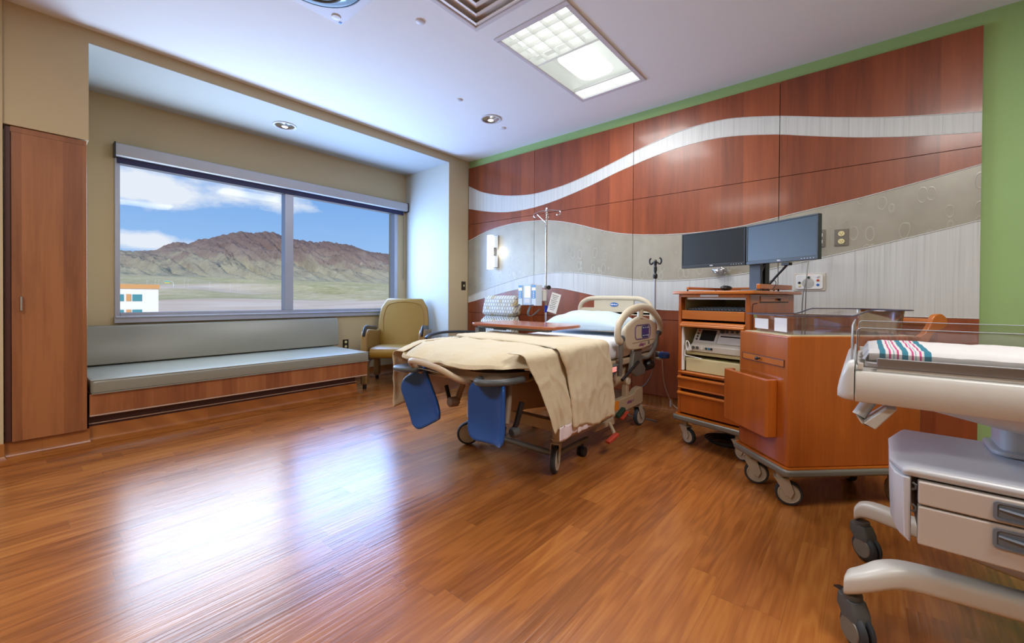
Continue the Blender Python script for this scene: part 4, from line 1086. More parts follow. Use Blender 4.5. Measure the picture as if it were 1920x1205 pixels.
# overbed table
r = thing('overbed_table', 'wheeled overbed table with cherry laminate top reaching over the bed', 'overbed table', (1.70, -1.45, 0))
obj('tabletop', B().prism(rrect(1.645, -1.585, 2.475, -1.115, [.07, .10, .17, .12], 8), 2, .828, .850), M['table'], r, bevel=.007, seg=3)
obj('support_rail', B().box((1.66, -1.50, .804), (2.36, -1.44, .8275)), M['midgrey'], r, bevel=.003)
obj('column', B().box((1.648, -1.515, .06), (1.694, -1.435, .8035)), M['midgrey'], r, bevel=.004)
obj('release_lever', B().box((1.86, -1.525, .800), (1.98, -1.510, .810)), M['darkgrey'], r)
obj('base', B().box((1.655, -1.62, .045), (1.72, -1.20, .070)), M['midgrey'], r, bevel=.006)
for y in (-1.60, -1.22):
    obj('base_leg', B().box((1.72, y-.02, .045), (2.05, y+.02, .068)), M['midgrey'], r, bevel=.005)
    for x in (1.69, 2.03):
        obj('caster', B().lathe((x-.01, y, .022), [(.015, 0), (.022, .003), (.022, .017), (.015, .02)], axis=(1, 0, 0), n=16), M['black'], r)

# ------------------------------------------------------------------ drip stand, pump, card
px0, py0 = 1.63, -.50
r = thing('drip_stand', 'tall chromed drip stand with four hooks standing between patterned chair and bed', 'drip stand', (px0, py0, 0))
obj('pole', B().tube([(px0, py0, .09), (px0, py0, 1.05)], .0125, 12).tube([(px0, py0, 1.05), (px0, py0, 1.95)], .009, 12), M['chrome'], r)
b = B().lathe((px0, py0, .075), [(.03, 0), (.05, .01), (.04, .04), (.016, .06)])
for k in range(5):
    a = 2*PI*k/5+.5; b.tube([(px0, py0, .095), (px0+.2*math.cos(a), py0+.2*math.sin(a), .075)], .012, 8)
bs = obj('base', b, M['darkgrey'], r)
for k in range(5):
    a = 2*PI*k/5+.5; x, y = px0+.2*math.cos(a), py0+.2*math.sin(a)
    obj('caster', B().lathe((x-.012, y, .033), [(.02, 0), (.033, .004), (.033, .02), (.02, .024)], axis=(1, 0, 0), n=18).cyl((x, y, .03), (x, y, .078), .008, 8), M['black'], bs)
obj('height_collar', B().lathe((px0, py0, 1.14), [(.013, 0), (.019, .005), (.019, .03), (.013, .035)], n=16), M['chrome'], r)
obj('collar_knob', B().lathe((px0+.02, py0-.01, 1.155), [(.005, 0), (.006, .02), (.02, .022), (.023, .035), (.018, .045), (.002, .048)], axis=(.9, -.4, 0), n=14), M['black'], r)
obj('blue_sleeve', B().lathe((px0, py0, .905), [(.0135, 0), (.0175, .003), (.0175, .066), (.0135, .07)], n=16), M['polyblue'], r)
hk = obj('hook_rack', B().lathe((px0, py0, 1.90), [(.0095, 0), (.013, .004), (.013, .05), (.01, .055)], n=12), M['chrome'], r)
for dx, dy in ((-.115, -.01), (.115, .02), (-.055, .10), (.06, -.09)):
    p = V((px0, py0, 1.925)); e = V((px0+dx, py0+dy, 1.915)); n_ = V((dx, dy, 0)).normalized()
    pts = [p, p.lerp(e, .5)+V((0, 0, .006)), e, e+n_*.025+V((0, 0, -.004)), e+n_*.036+V((0, 0, -.022)), e+n_*.024+V((0, 0, -.042)), e+n_*.002+V((0, 0, -.045)), e-n_*.006+V((0, 0, -.034))]
    obj('hook', B().tube(spline(pts, 5), .0045, 8), M['chrome'], hk)
obj('hook_brace', B().tube([(px0-.01, py0, 1.81), (px0-.108, py0-.01, 1.90)], .0045, 8), M['chrome'], r)
pr = thing('infusion_pump', 'white infusion pump with two blue keypad modules clamped on the drip stand', 'infusion pump', (px0-.1, py0-.1, .97))
def PQ(a, d, z):   # pump frame: a across, d out of the front
    c_, s_ = math.cos(-.18), math.sin(-.18)
    return V((px0-.125+a*c_-(-d)*s_, py0-.055+a*s_+(-d)*c_, z))
def pbox(a0, d0, z0, a1, d1, z1):
    b = B(); c = PQ((a0+a1)/2, (d0+d1)/2, (z0+z1)/2); b.obox(c, (abs(a1-a0), abs(d1-d0), abs(z1-z0)), Matrix.Rotation(-.18, 3, 'Z')); return b
obj('controller', pbox(-.068, .0, .975, .062, .075, 1.19), M['pumpgrey'], pr, bevel=.008)
obj('display', pbox(-.035, .0755, 1.055, .045, .0775, 1.165), M['pumpscreen'], pr)
obj('keypad', pbox(-.04, .0755, 1.0, .04, .0768, 1.04), M['device'], pr)
for a0 in (-.138, .066):
    m_ = obj('pump_module', pbox(a0, -.005, .972, a0+.068, .078, 1.18), M['pumpbody'], pr, bevel=.006)
    obj('module_head', pbox(a0+.008, .0785, 1.155, a0+.06, .080, 1.178), M['pumpblue'], m_)
    obj('module_display', pbox(a0+.012, .0785, 1.128, a0+.054, .0795, 1.150), M['pumpscreen'], m_)
    obj('module_keys', pbox(a0+.008, .0785, 1.045, a0+.06, .080, 1.122), M['pumpblue'], m_)
    b = B()
    for k in range(4):
        c = PQ(a0+.034, .0805, 1.057+.0175*k); b.obox(c, (.012, .002, .009), Matrix.Rotation(-.18, 3, 'Z'))
    obj('key', b, M['whitetxt'], m_)
    obj('module_latch', pbox(a0+.01, .0785, .975, a0+.03, .084, .985), M['black'], m_)
obj('clamp', pbox(.09, -.052, 1.02, .15, -.01, 1.13), M['device'], pr, bevel=.006)
obj('rear_case', pbox(-.06, -.05, .99, .075, -.003, 1.17), M['device'], pr, bevel=.006)
obj('release_button', pbox(.09, .0, 1.135, .13, .03, 1.146), M['black'], pr)
b = B()
for k in range(4):
    o = .008*k
    b.tube(spline([PQ(-.02+o, .02, .972), PQ(-.05+o, .03, .90), PQ(-.04+o, .02, .865), PQ(.03, .01, .88+.3*o), PQ(.09, -.01, .93+.4*o)], 6), .003, 6)
obj('cable', b, M['midgrey'], pr)
r = thing('instruction_card', 'white printed instruction card hanging beside the infusion pump', 'card', (px0+.07, py0+.03, .9))
m = Matrix.Translation((px0+.068, py0+.045, 1.0)) @ Matrix.Rotation(.95, 4, 'Z') @ Matrix.Rotation(.28, 4, 'Y')
b = B(); b.obox((0, 0, 0), (.10, .003, .20)); b.bm.transform(m); sh = obj('sheet', b, M['paper'], r)
b = B()
for k in range(9): b.obox((-.006, -.0018, .075-.018*k), (.07-.012*(k % 3), .0006, .005))
b.bm.transform(m); obj('print', b, M['ink'], r)
# ------------------------------------------------------------------ monitor cart (local: x along the front, y to the back)
CA = math.radians(-15.5); CL = V((3.005, -.842, 0))
cart = thing('monitor_cart', 'cherry cabinet cart on casters with open bays, carrying two computer monitors', 'cart', CL, CA, local=True)
def loc2(root, x, y, z=0):
    a = root.rotation_euler[2]; l = root.location
    return V((l.x+x*math.cos(a)-y*math.sin(a), l.y+x*math.sin(a)+y*math.cos(a), z))
X0, X1, Y0, Y1 = .03, .535, .035, .655
z_ = .24
obj('bumper', B().prism(rrect(0, 0, .565, .69, .03, 6), 2, .175, .212), M['midgrey'], cart, bevel=.012, seg=3)
obj('base_board', B().prism(rrect(.012, .012, .553, .678, .03, 6), 2, .2125, .218), M['carth'], cart)
obj('side_panel', B().box((X0, Y0, .219), (X0+.022, Y1, 1.083)), M['cart'], cart, bevel=.003)
sp = obj('side_panel', B().box((X1-.03, Y0, .219), (X1, Y1, 1.083)), M['cart'], cart, bevel=.003)
obj('back_panel', B().box((X0+.022, Y1-.012, .219), (X1-.03, Y1, 1.083)), M['cart'], cart)
obj('top_board', B().prism(rrect(.0, .0, .575, .69, .012), 2, 1.0835, 1.105), M['carth'], cart, bevel=.005)
obj('header_rail', B().box((X0+.022, Y0, 1.062), (X1-.03, Y0+.02, 1.083)), M['carth'], cart, bevel=.002)
obj('name_strip', B().box((X0+.17, Y0-.0025, 1.066), (X0+.30, Y0, 1.080)), M['pale'], cart)
obj('bay_liner', B().box((X0+.0225, Y0+.05, .95), (X0+.024, Y1-.013, 1.06)).box((X1-.032, Y0+.05, .95), (X1-.0305, Y1-.013, 1.06)).box((X0+.024, Y1-.016, .95), (X1-.032, Y1-.013, 1.06)).box((X0+.0245, Y1-.03, 1.0), (X1-.033, Y1-.017, 1.06)), M['cream'], cart, smooth=0)
obj('header_liner', B().box((X0+.05, Y0+.03, 1.047), (X1-.032, Y0+.045, 1.061)), M['white'], cart)  # plain white liner strip along the top of the bay
tr = obj('keyboard_tray', B().box((X0+.026, Y0+.018, .925), (X1-.034, Y1-.02, .955)), M['carth'], cart, bevel=.002)
obj('tray_front', B().box((X0+.026, Y0+.002, .905), (X1-.034, Y0+.018, .968)), M['carth'], tr, bevel=.003)
obj('pullout_shelf', B().box((X0+.022, Y0-.012, .862), (X1-.03, Y0+.35, .880)), M['carth'], cart, bevel=.006, seg=3)
obj('shelf_lip', B().prism([(Y0-.018, .852), (Y0-.018, .864), (Y0+.01, .889), (Y0+.02, .889), (Y0+.02, .852)], 0, X0+.022, X1-.03), M['carth'], cart, bevel=.002)
obj('bay_liner', B().box((X0+.0225, Y0+.03, .535), (X0+.024, Y1-.013, .845)).box((X1-.032, Y0+.03, .535), (X1-.0305, Y1-.013, .845)).box((X0+.024, Y1-.016, .535), (X1-.032, Y1-.013, .845)), M['cream'], cart, smooth=0)
obj('liner_edge', B().box((X0+.0225, Y0+.01, .535), (X0+.034, Y0+.03, .848)), M['whitetxt'], cart)
obj('device_shelf', B().box((X0+.026, Y0+.06, .650), (X1-.034, Y1-.02, .672)), M['cream'], cart, bevel=.004)
obj('bay_floor', B().box((X0+.022, Y0+.005, .505), (X1-.03, Y1-.012, .530)), M['carth'], cart, bevel=.004)
for z0, z1 in ((.412, .487), (.232, .376)):
    d = obj('drawer', B().box((X0+.024, Y0-.004, z0), (X1-.032, Y0+.4, z1)), M['cart'], cart, bevel=.002)
    obj('pull_rail', B().prism([(Y0-.014, z1-.012), (Y0-.014, z1), (Y0-.004, z1+.006), (Y0+.01, z1+.006), (Y0+.01, z1-.012)], 0, X0+.002, X1-.004), M['carth'], d, bevel=.002)
    obj('grip_rail', B().box((X0+.002, Y0-.006, z1+.028), (X1-.004, Y0+.02, z1+.040)), M['carth'], cart, bevel=.004)
obj('drawer_recess', B().box((X0+.024, Y0+.03, .378), (X1-.032, Y0+.04, .53)), M['darkkick'], cart, smooth=0)
sl = obj('pull_tray', B().box((X1, Y0+.13, 1.035), (X1+.004, Y0+.52, 1.072)), M['carth'], sp, bevel=.002)
obj('tray_shadow_gap', B().box((X1, Y0+.12, 1.028), (X1+.003, Y0+.53, 1.034)), M['black'], sl)
obj('lock_knob', B().lathe((X1+.004, Y0+.37, 1.05), [(.008, 0), (.006, .006), (.010, .014), (.002, .016)], axis=(1, 0, 0), n=12), M['black'], sl)
obj('side_groove', B().tube(spline([(X1+.0005, Y0+.03, .80), (X1+.0005, Y0+.03, .99), (X1+.0005, Y0+.045, 1.02), (X1+.0005, Y0+.09, 1.025)], 4), .003, 6), M['darkkick'], sp)
# gallery rails on the top
obj('gallery_rail', B().box((.03, .60, 1.118), (.535, .625, 1.142)).box((.52, .14, 1.118), (.545, .60, 1.150)).box((.035, .12, 1.118), (.055, .60, 1.138)), M['carth'], cart, bevel=.004)
b = B()
for p in ((.04, .13), (.045, .5), (.532, .2), (.532, .42), (.2, .612), (.42, .612)): b.cyl((p[0], p[1], 1.104), (p[0], p[1], 1.12), .006, 8)
obj('rail_peg', b, M['black'], cart)
def lcaster(root, x, y, r, top, ang): return caster(root, x, y, r, top, ang)
for x, y, a in ((.09, .085, -.2), (.475, .085, -.2), (.09, .60, 1.9), (.475, .60, 1.9)):
    lcaster(cart, x, y, .055, .176, a)
# things on the cart (built in the cart's frame, each its own thing)
def on(root, name, label, cat, group=None):
    t = thing(name, label, cat, root.location, root.rotation_euler[2], group, local=True); return t
t = on(cart, 'keyboard', 'black computer keyboard lying on the cart tray under the monitors', 'keyboard')
obj('case', B().box((.075, .065, .9565), (.495, .225, .974)), M['black'], t, bevel=.004)
b = B()
for i in range(17):
    for j in range(5): b.box((.085+.0238*i, .077+.028*j, .974), (.104+.0238*i, .100+.028*j, .983+.003*j))
obj('key', b, M['darkgrey'], t); t.children[-1]['kind'] = 'stuff'
t = on(cart, 'fetal_monitor', 'pale grey fetal heart monitor with dark screen in the lower open bay', 'medical monitor')
def slab(x0, x1, pts): return B().prism(pts, 0, x0, x1)
obj('body', slab(.10, .50, [(.08, .675), (.075, .72), (.10, .735), (.16, .835), (.42, .835), (.42, .675)]), M['device'], t, bevel=.006, seg=3)
dirv = V((0, .06, .10)).normalized(); nv = V((0, -.10, .06)).normalized()
def onface(x0, x1, s0, s1, th):   # patch on the slanted front
    p = V((0, .10, .735)); b = B(); vs = []
    q = [(x0, s0), (x1, s0), (x1, s1), (x0, s1)]
    a_ = [V((x, 0, 0))+p+dirv*s for x, s in q]
    b.rings([[v+nv*.0005 for v in a_], [v+nv*th for v in a_]]); return b
obj('fascia', onface(.105, .275, .004, .112, .003), M['pale'], t, bevel=.002)
obj('screen', onface(.15, .258, .022, .106, .005), M['lcd'], t)
b = B()
for k in range(3):
    p = V((.128, .10, .735))+dirv*(.03+.022*k)+nv*.003; b.cyl(p, p+nv*.004, .008, 12)
obj('button', b, M['darkgrey'], t)
p = V((.13, .10, .735))+dirv*.098+nv*.003
obj('power_button', B().cyl(p, p+nv*.004, .007, 12), M['red'], t)
obj('chart_recorder', onface(.285, .495, .004, .085, .012), M['pale'], t, bevel=.004)
obj('paper_slot', onface(.30, .485, .055, .064, .0135), M['black'], t)
b = B()
for k in range(6):
    p = V((.295+.034*k, .10, .735))+dirv*.103+nv*.003; b.cyl(p, p+nv*.004, .009 if k else .016, 14)
obj('dial', b, M['darkgrey'], t)
for k, (x, m_) in enumerate(((.125, 'darkgrey'), (.155, 'darkgrey'), (.19, 'pale'), (.222, 'greenpl'), (.242, 'pumpblue'), (.26, 'black'))):
    obj('socket', B().cyl((x, .08, .703), (x, .072, .703), .011 if k < 3 else .008, 14), M[m_], t)
t = on(cart, 'equipment_box', 'cream metal box in the bay below the fetal monitor', 'box')
obj('case', B().box((.075, .065, .532), (.495, .45, .625)), M['cream'], t, bevel=.003)
obj('rear_vent', B().box((.12, .45, .55), (.44, .453, .61)), M['darkgrey'], t)
t = on(cart, 'white_cord', 'coiled white cord hanging beside the fetal monitor in the bay', 'cord')
b = B()
for k in range(4):
    rx = .013+.0025*k; b.tube(spline([(.099+rx*math.cos(a*PI/5+k), .044+.005*k, .715+.034*math.sin(a*PI/5+k*.7)) for a in range(10)], 4, closed=True), .0028, 6, closed=True)
b.tube(spline([(.080, .05, .69), (.078, .045, .66), (.085, .042, .645), (.12, .05, .640), (.2, .057, .632)], 6), .003, 6)
obj('cord_loop', b, M['white'], t)
# monitors and stand
m1a, m1b = V((2.975, -.545, 0)), V((3.445, -.665, 0)); m2a, m2b = V((3.452, -.667, 0)), V((3.872, -.915, 0))
t = thing('monitor_stand', 'dark grey twin monitor stand column on the cart top', 'monitor stand', (3.50, -.58, 1.106))
ax = (m1b-m1a).normalized(); rz = math.atan2(ax.y, ax.x)
R3 = Matrix.Rotation(rz-.15, 3, 'Z')
obj('foot', B().obox((3.495, -.605, 1.113), (.12, .15, .011), R3), M['darkgrey'], t, bevel=.004)
obj('column', B().obox((3.495, -.575, 1.25), (.082, .03, .27), R3), plain('stand_blue_grey', '#4a5663', .4), t, bevel=.003)
obj('rear_column', B().obox((3.525, -.53, 1.25), (.075, .05, .27), R3), M['black'], t, bevel=.003)
obj('crossbar', B().obox((3.47, -.60, 1.40), (.5, .02, .04), Matrix.Rotation(rz-.12, 3, 'Z')), M['black'], t)
def monitor(a, c, z0, z1, label, scr, logo, gl):
    t = thing('computer_monitor', label, 'monitor', ((a.x+c.x)/2, (a.y+c.y)/2, z0), math.atan2((c-a).y, (c-a).x), group='twin computer monitors', local=True)
    w = (c-a).length; h = z1-z0
    obj('case', B().box((-w/2, .0, .0), (w/2, .03, h)), M['bezel'], t, bevel=.004)
    obj('rear_bulge', B().rings([[(-w*.32, .03, h*.2), (w*.32, .03, h*.2), (w*.32, .03, h*.8), (-w*.32, .03, h*.8)], [(-w*.25, .045, h*.28), (w*.25, .045, h*.28), (w*.25, .045, h*.72), (-w*.25, .045, h*.72)]]), M['black'], t)
    obj('screen', B().box((-w/2+.011, -.0015, .024), (w/2-.011, .001, h-.012)), M[scr], t, smooth=0)
    b = B(); frame_b(b, -w/2, 0, w/2, h, .0105, .0225); obj('bezel', b, M['bezel'], t, bevel=.002)
    text('lettering', logo, .011, M['whitetxt'], t, (0, -.0048, .0115), (1, 0, 0), (0, 0, 1), .0003)
    b = B()
    for k in range(5): b.box((w/2-.10+.018*k, -.0045, .009), (w/2-.094+.018*k, -.0038, .012))
    obj('button', b, M['pale'], t)
    return t
def frame_b(b, x0, z0, x1, z1, s, bot):
    b.box((x0, -.004, z0), (x1, .0, z0+bot)).box((x0, -.004, z1-s), (x1, 0, z1)).box((x0, -.004, z0+bot), (x0+s, 0, z1-s)).box((x1-s, -.004, z0+bot), (x1, 0, z1-s))
monitor(m1a, m1b, 1.288, 1.556, 'left black computer monitor of the pair, nearer the bed', 'screen', 'DELL', 0)
monitor(m2a, m2b, 1.288, 1.556, 'right dark blue computer monitor of the pair, angled, beside the wall outlets', 'screen2', 'DELL', 0)
t = on(cart, 'computer_mouse', 'black computer mouse on the cart top in front of the stand', 'mouse')
b = B().ell((.345, .10, 1.1245), (.032, .05, .018)); obj('shell', b, M['black'], t)
obj('wheel', B().cyl((.341, .07, 1.138), (.349, .07, 1.138), .006, 10), M['darkgrey'], t)
t = thing('monitor_cable', 'black cables looping from the right monitor down to the cart top', 'cable', (3.62, -.65, 1.107))
b = B().tube(spline([(3.70, -.775, 1.268), (3.68, -.74, 1.25), (3.64, -.70, 1.21), (3.605, -.665, 1.172), (3.583, -.657, 1.14), (3.577, -.66, 1.113)], 6), .007, 8)
obj('thick_cable', b, M['cable'], t)
obj('thin_cable', B().tube(spline([(3.57, -.70, 1.284), (3.56, -.68, 1.265), (3.545, -.665, 1.22), (3.54, -.69, 1.115)], 6), .004, 8), M['cable'], t)
obj('cable', B().tube(spline([(3.572, -.67, 1.109), (3.58, -.665, 1.165), (3.62, -.67, 1.175), (3.635, -.72, 1.15), (3.62, -.765, 1.109)], 6), .0022, 6), M['cable'], t)
obj('plug', B().obox((3.70, -.775, 1.276), (.055, .03, .018), Matrix.Rotation(-.5, 3, 'Z')), M['black'], t, bevel=.004)
t = thing('data_cable', 'grey network cable hanging from the jack plate down behind the cart', 'cable', (3.80, -.05, 1.40))
b = B()
for o in (0, .018):
    b.tube(spline([(3.785+o, -.044, 1.485), (3.775+o, -.09, 1.44), (3.765, -.17, 1.36), (3.755, -.22, 1.20), (3.735+o, -.22, 1.08), (3.73+o, -.20, .90), (3.74, -.15, .5)], 6), .0032, 6)
obj('cable_pair', b, M['midgrey'], t)
for o in (0, .018): obj('plug', B().box((3.778+o, -.062, 1.472), (3.792+o, -.043, 1.486)), M['pale'], t)

# ------------------------------------------------------------------ bassinet cart (local: corner at the origin, x along the long face, y to the short face)
BA = math.radians(44.5)
bc = thing('bassinet_cart', 'cherry cabinet cart with front pocket holding the clear bassinet tub', 'cart', (3.80, -1.487, 0), BA, local=True)
obj('bumper', B().prism(rrect(-.025, -.025, .735, .42, .03, 6), 2, .178, .214), M['midgrey'], bc, bevel=.013, seg=3)
obj('base_board', B().prism(rrect(-.014, -.014, .724, .41, .02, 5), 2, .2145, .221), M['carth'], bc)
cb = obj('cabinet', B().prism(rrect(0, 0, .71, .395, .012, 4), 2, .2215, .868), M['cart'], bc, bevel=.006, seg=3)
obj('top_liner', B().box((.02, .02, .8682), (.69, .375, .8705)), M['cream'], bc)
# short face (local x=0, y runs to the left in view)
pt = obj('chart_slot', B().prism(rrect(.03, .715, .355, .745, .004), 0, -.004, 0.0), M['carth'], bc, bevel=.001)
b = B(); b.tube([(-.003, .028, .713), (-.003, .357, .713), (-.003, .357, .747), (-.003, .028, .747)], .0022, 6, closed=True)
obj('slot_edge', b, M['darkkick'], pt)
obj('slot_knob', B().lathe((-.004, .21, .732), [(.005, 0), (.004, .008), (.010, .014), (.009, .022), (.002, .025)], axis=(-1, 0, 0), n=14), M['black'], pt)
pk = obj('front_pocket', B().prism([(0.0, .075), (-.052, .075), (-.062, .085), (-.062, .44), (-.052, .45), (0, .45), (0, .425), (-.035, .425), (-.035, .10), (0, .10)], 2, .345, .640), M['cart'], bc, bevel=.005, seg=2)
obj('pocket_floor', B().box((-.05, .09, .345), (-.001, .43, .36)), M['cart'], pk)
for x, y, a in ((.07, .08, -.55), (.07, .33, -.55), (.64, .07, 1.2), (.64, .33, 1.2)):
    caster(bc, x, y, .062, .18, a)
hd = obj('push_handle', B().tube([(.80, .02, .935), (.80, .375, .935)], .021, 14), M['carth'], bc)
for y0_ in (.0, .368):
    pts = spline([(.69, .86, 0), (.69, .80, 0), (.74, .84, 0), (.775, .885, 0), (.835, .915, 0), (.845, .955, 0), (.815, .982, 0), (.775, .972, 0), (.755, .93, 0), (.725, .885, 0)], 4, closed=True)
    obj('handle_bracket', B().prism([(p.x, p.y) for p in pts], 1, y0_, y0_+.028), M['carth'], hd, bevel=.005)
bt = on(bc, 'bassinet', 'clear plastic baby bassinet tub sitting on top of the cherry cart', 'bassinet')
def tubring(ix, z): return [(p[0], p[1], z) for p in rrect(.03+ix, .025+ix*.6, .685-ix, .37-ix*.6, .045, 6)]
def rimz(x): 
    t_ = min(1, max(0, (x-.34)/.10)); return .968+.030*(t_*t_*(3-2*t_))
def lip(ix): return [(p[0], p[1], rimz(p[0])) for p in rrect(.03+ix, .025+ix*.6, .685-ix, .37-ix*.6, .045, 6)]
def dens(ring):
    out = []
    for i in range(len(ring)):
        p, q = V(ring[i]), V(ring[(i+1) % len(ring)]); k = max(1, int((q-p).length/.03))
        out += [p+(q-p)*j/k for j in range(k)]
    return out
base = dens(tubring(.025, .874)); up = [V((.3575+(p.x-.3575)*1.045, .1975+(p.y-.1975)*1.07, rimz(.3575+(p.x-.3575)*1.045))) for p in base]
inn = [V((.3575+(p.x-.3575)*.985, .1975+(p.y-.1975)*.98, .878)) for p in base]; upi = [V((.3575+(p.x-.3575)*.985, .1975+(p.y-.1975)*.98, p.z)) for p in up]
b = B(); b.rings([base, up], True, False); obj('tub_wall', b, M['bassin'], bt, smooth=50)
out_ = [V((.3575+(p.x-.3575)*1.085, .1975+(p.y-.1975)*1.12, p.z+.001)) for p in up]
b = B(); b.rings([up, out_], False, False); obj('rim_flange', b, M['bassin'], bt, smooth=50)
obj('rim_edge', B().tube(out_, .0032, 6, closed=True), M['smoke'], bt)
obj('card_and_reflection', B().box((.036, .20, .89), (.0375, .31, .945)), M['paper'], bt)
obj('card_and_reflection', B().box((.034, .06, .885), (.0355, .15, .955)), M['paper'], bt)  # second white card stands in for a reflection on the tub

# ------------------------------------------------------------------ infant warmer, aligned with the back wall
wm = thing('infant_warmer', 'pale grey infant warmer trolley with clear side panels in the right foreground', 'infant warmer', (4.75, -2.0, 0))
NY, FY = -2.305, -1.70
def ring_x(x, ymid, hw, z0, z1, rad=.02): return [(x, p[0], p[1]) for p in rrect(ymid-hw, z0, ymid+hw, z1, rad, 4)]
ym = (NY+FY)/2; hw = (FY-NY)/2
b = B(); rg = []
for i in range(9):
    a = .5*PI*i/8; x = 4.062-.042*math.sin(a)
    rg.append((x, a))
b.rings([ring_x(4.0605, ym, hw, .742, .872, .025), ring_x(4.048, ym, hw-.001, .742, .866, .025), ring_x(4.034, ym, hw-.006, .743, .845, .03), ring_x(4.024, ym, hw-.018, .746, .80, .025), ring_x(4.020, ym, hw-.03, .75, .775, .012)])
obj('end_cap', b, M['warm'], wm, smooth=50)
b = B().prism([(NY+.012, .742), (NY, .76), (NY, .822), (NY+.008, .836), (NY+.02, .838), (NY+.03, .846), (FY-.03, .846), (FY-.02, .838), (FY-.008, .836), (FY, .822), (FY, .76), (FY-.012, .742)], 0, 4.0625, 5.35)
obj('tray_body', b, M['warm'], wm, bevel=.004)
b = B(); rg = []
for x, z, k in ((4.10, .741, .4), (4.16, .726, .62), (4.25, .708, .75), (4.40, .678, .86), (4.6, .655, .92), (4.9, .655, .92), (5.1, .68, .9), (5.3, .741, .6)):
    rg.append([(x, ym+(hw-.02)*k*c_*(1-.1*max(0, s_)), .742-(.742-z)*s_) for c_, s_ in [(-1, 0), (-.97, .35), (-.85, .7), (-.6, .93), (0, 1), (.6, .93), (.85, .7), (.97, .35), (1, 0)]])
b.rings(rg); obj('tray_hull', b, M['warm'], wm, smooth=70)
obj('inner_ledge', B().prism(rrect(4.085, NY+.034, 5.33, FY-.03, .02), 2, .8465, .862), M['white'], wm, bevel=.004)
obj('ledge_wall', B().box((4.112, NY+.020, .838), (5.30, NY+.030, .878)), M['white'], wm, bevel=.003)
md = obj('mattress', B().prism(rrect(4.115, NY+.056, 5.27, FY-.06, .03), 2, .863, .881), M['white'], wm, bevel=.008)
# clear walls
def sheet_x(x, y0, y1, z0, z1, rad, th=.005):
    b = B().prism(rrect(y0, z0, y1, z1, [.004, .004, rad, rad], 6), 0, x, x+th); return b
w1 = obj('end_wall', sheet_x(4.052, NY+.02, FY-.02, .868, .972, .05), M['clear'], wm, smooth=0)
pts = [(4.0545, p[0], p[1]) for p in rrect(NY+.02, .868, FY-.02, .972, [.004, .004, .05, .05], 6)]
obj('wall_edge', B().tube(pts, .0022, 6, closed=True), M['clearedge'], w1)
for yy, nm in ((NY+.015, 'near'), (FY-.015, 'far')):
    w2 = obj('side_wall', B().prism(rrect(4.066, .850, 5.34, .966, [.01, .01, .012, .012], 5), 1, yy-.0025, yy+.0025), M['clear'], wm, smooth=0)
    pts = [(p[0], yy, p[1]) for p in rrect(4.066, .850, 5.34, .966, [.01, .01, .012, .012], 5)]
    obj('wall_edge', B().tube(pts, .0014, 6, closed=True), M['clearedge'], w2)
    obj('hinge', B().box((4.068, yy-.008, .842), (4.082, yy+.008, .862)), M['warm'], w2, bevel=.003)
obj('latch', B().tube([(4.10, -2.20, .738), (4.072, -2.215, .685)], .018, 12), M['warm'], wm)
obj('latch_lever', B().rings([[(4.135, -2.25, .725), (4.16, -2.25, .725), (4.16, -2.17, .725), (4.135, -2.17, .725)], [(4.085, -2.262, .675), (4.112, -2.262, .66), (4.112, -2.165, .66), (4.085, -2.165, .675)], [(4.066, -2.262, .695), (4.078, -2.262, .672), (4.078, -2.165, .672), (4.066, -2.165, .695)]]), M['warm'], wm, bevel=.008, seg=3)
obj('column', B().prism(rrect(4.405, -2.0, 4.72, -1.83, .03, 6), 2, .30, .70), M['warm2'], wm, bevel=.006)
obj('column_collar', B().prism(rrect(4.385, -2.02, 4.76, -1.825, .04, 6), 2, .579, .596), M['warm2'], wm, bevel=.008)
# drawer cabinet under the tray
cabo = obj('cabinet_top', B().rings([[(4.175, -2.29, .548), (5.2, -2.29, .548), (5.2, -1.86, .548), (4.195, -1.86, .548), (4.155, -1.98, .548), (4.150, -2.2, .548)],
    [(4.170, -2.300, .566), (5.2, -2.300, .566), (5.2, -1.82, .566), (4.185, -1.82, .566), (4.148, -1.96, .566), (4.143, -2.21, .566)],
    [(4.185, -2.288, .578), (5.2, -2.288, .578), (5.2, -1.83, .578), (4.2, -1.83, .578), (4.165, -1.97, .578), (4.158, -2.20, .578)]]), M['warm2'], wm, bevel=.008, seg=3, smooth=50)
b = B().rings([[(4.172, -2.296, z), (4.186, -2.299, z), (4.190, -2.285, z), (4.182, -1.90, z), (4.165, -1.90, z), (4.150, -2.0, z), (4.146, -2.21, z), (4.155, -2.27, z)] for z in (.548,)] +
    [[(4.176, -2.296, .38), (4.187, -2.299, .37), (4.190, -2.285, .37), (4.182, -1.90, .42), (4.167, -1.90, .42), (4.153, -2.0, .41), (4.149, -2.21, .40), (4.160, -2.27, .385)], [(4.182, -2.294, .368), (4.188, -2.297, .362), (4.190, -2.285, .36), (4.183, -1.92, .40), (4.172, -1.92, .40), (4.162, -2.0, .39), (4.160, -2.21, .375), (4.170, -2.27, .368)]])
obj('end_panel', b, M['warm2'], wm, bevel=.004, smooth=50)
obj('cabinet_body', B().box((4.21, -2.27, .37), (5.18, -1.88, .547)), M['darkgrey'], wm)
for k, z in enumerate((.525, .463)): obj('drawer_catch', B().tube([(4.192, -2.29, z+.008), (4.199, -2.293, z+.004), (4.199, -2.293, z-.006), (4.192, -2.29, z-.012)], .0035, 6), M['darkgrey'], wm)
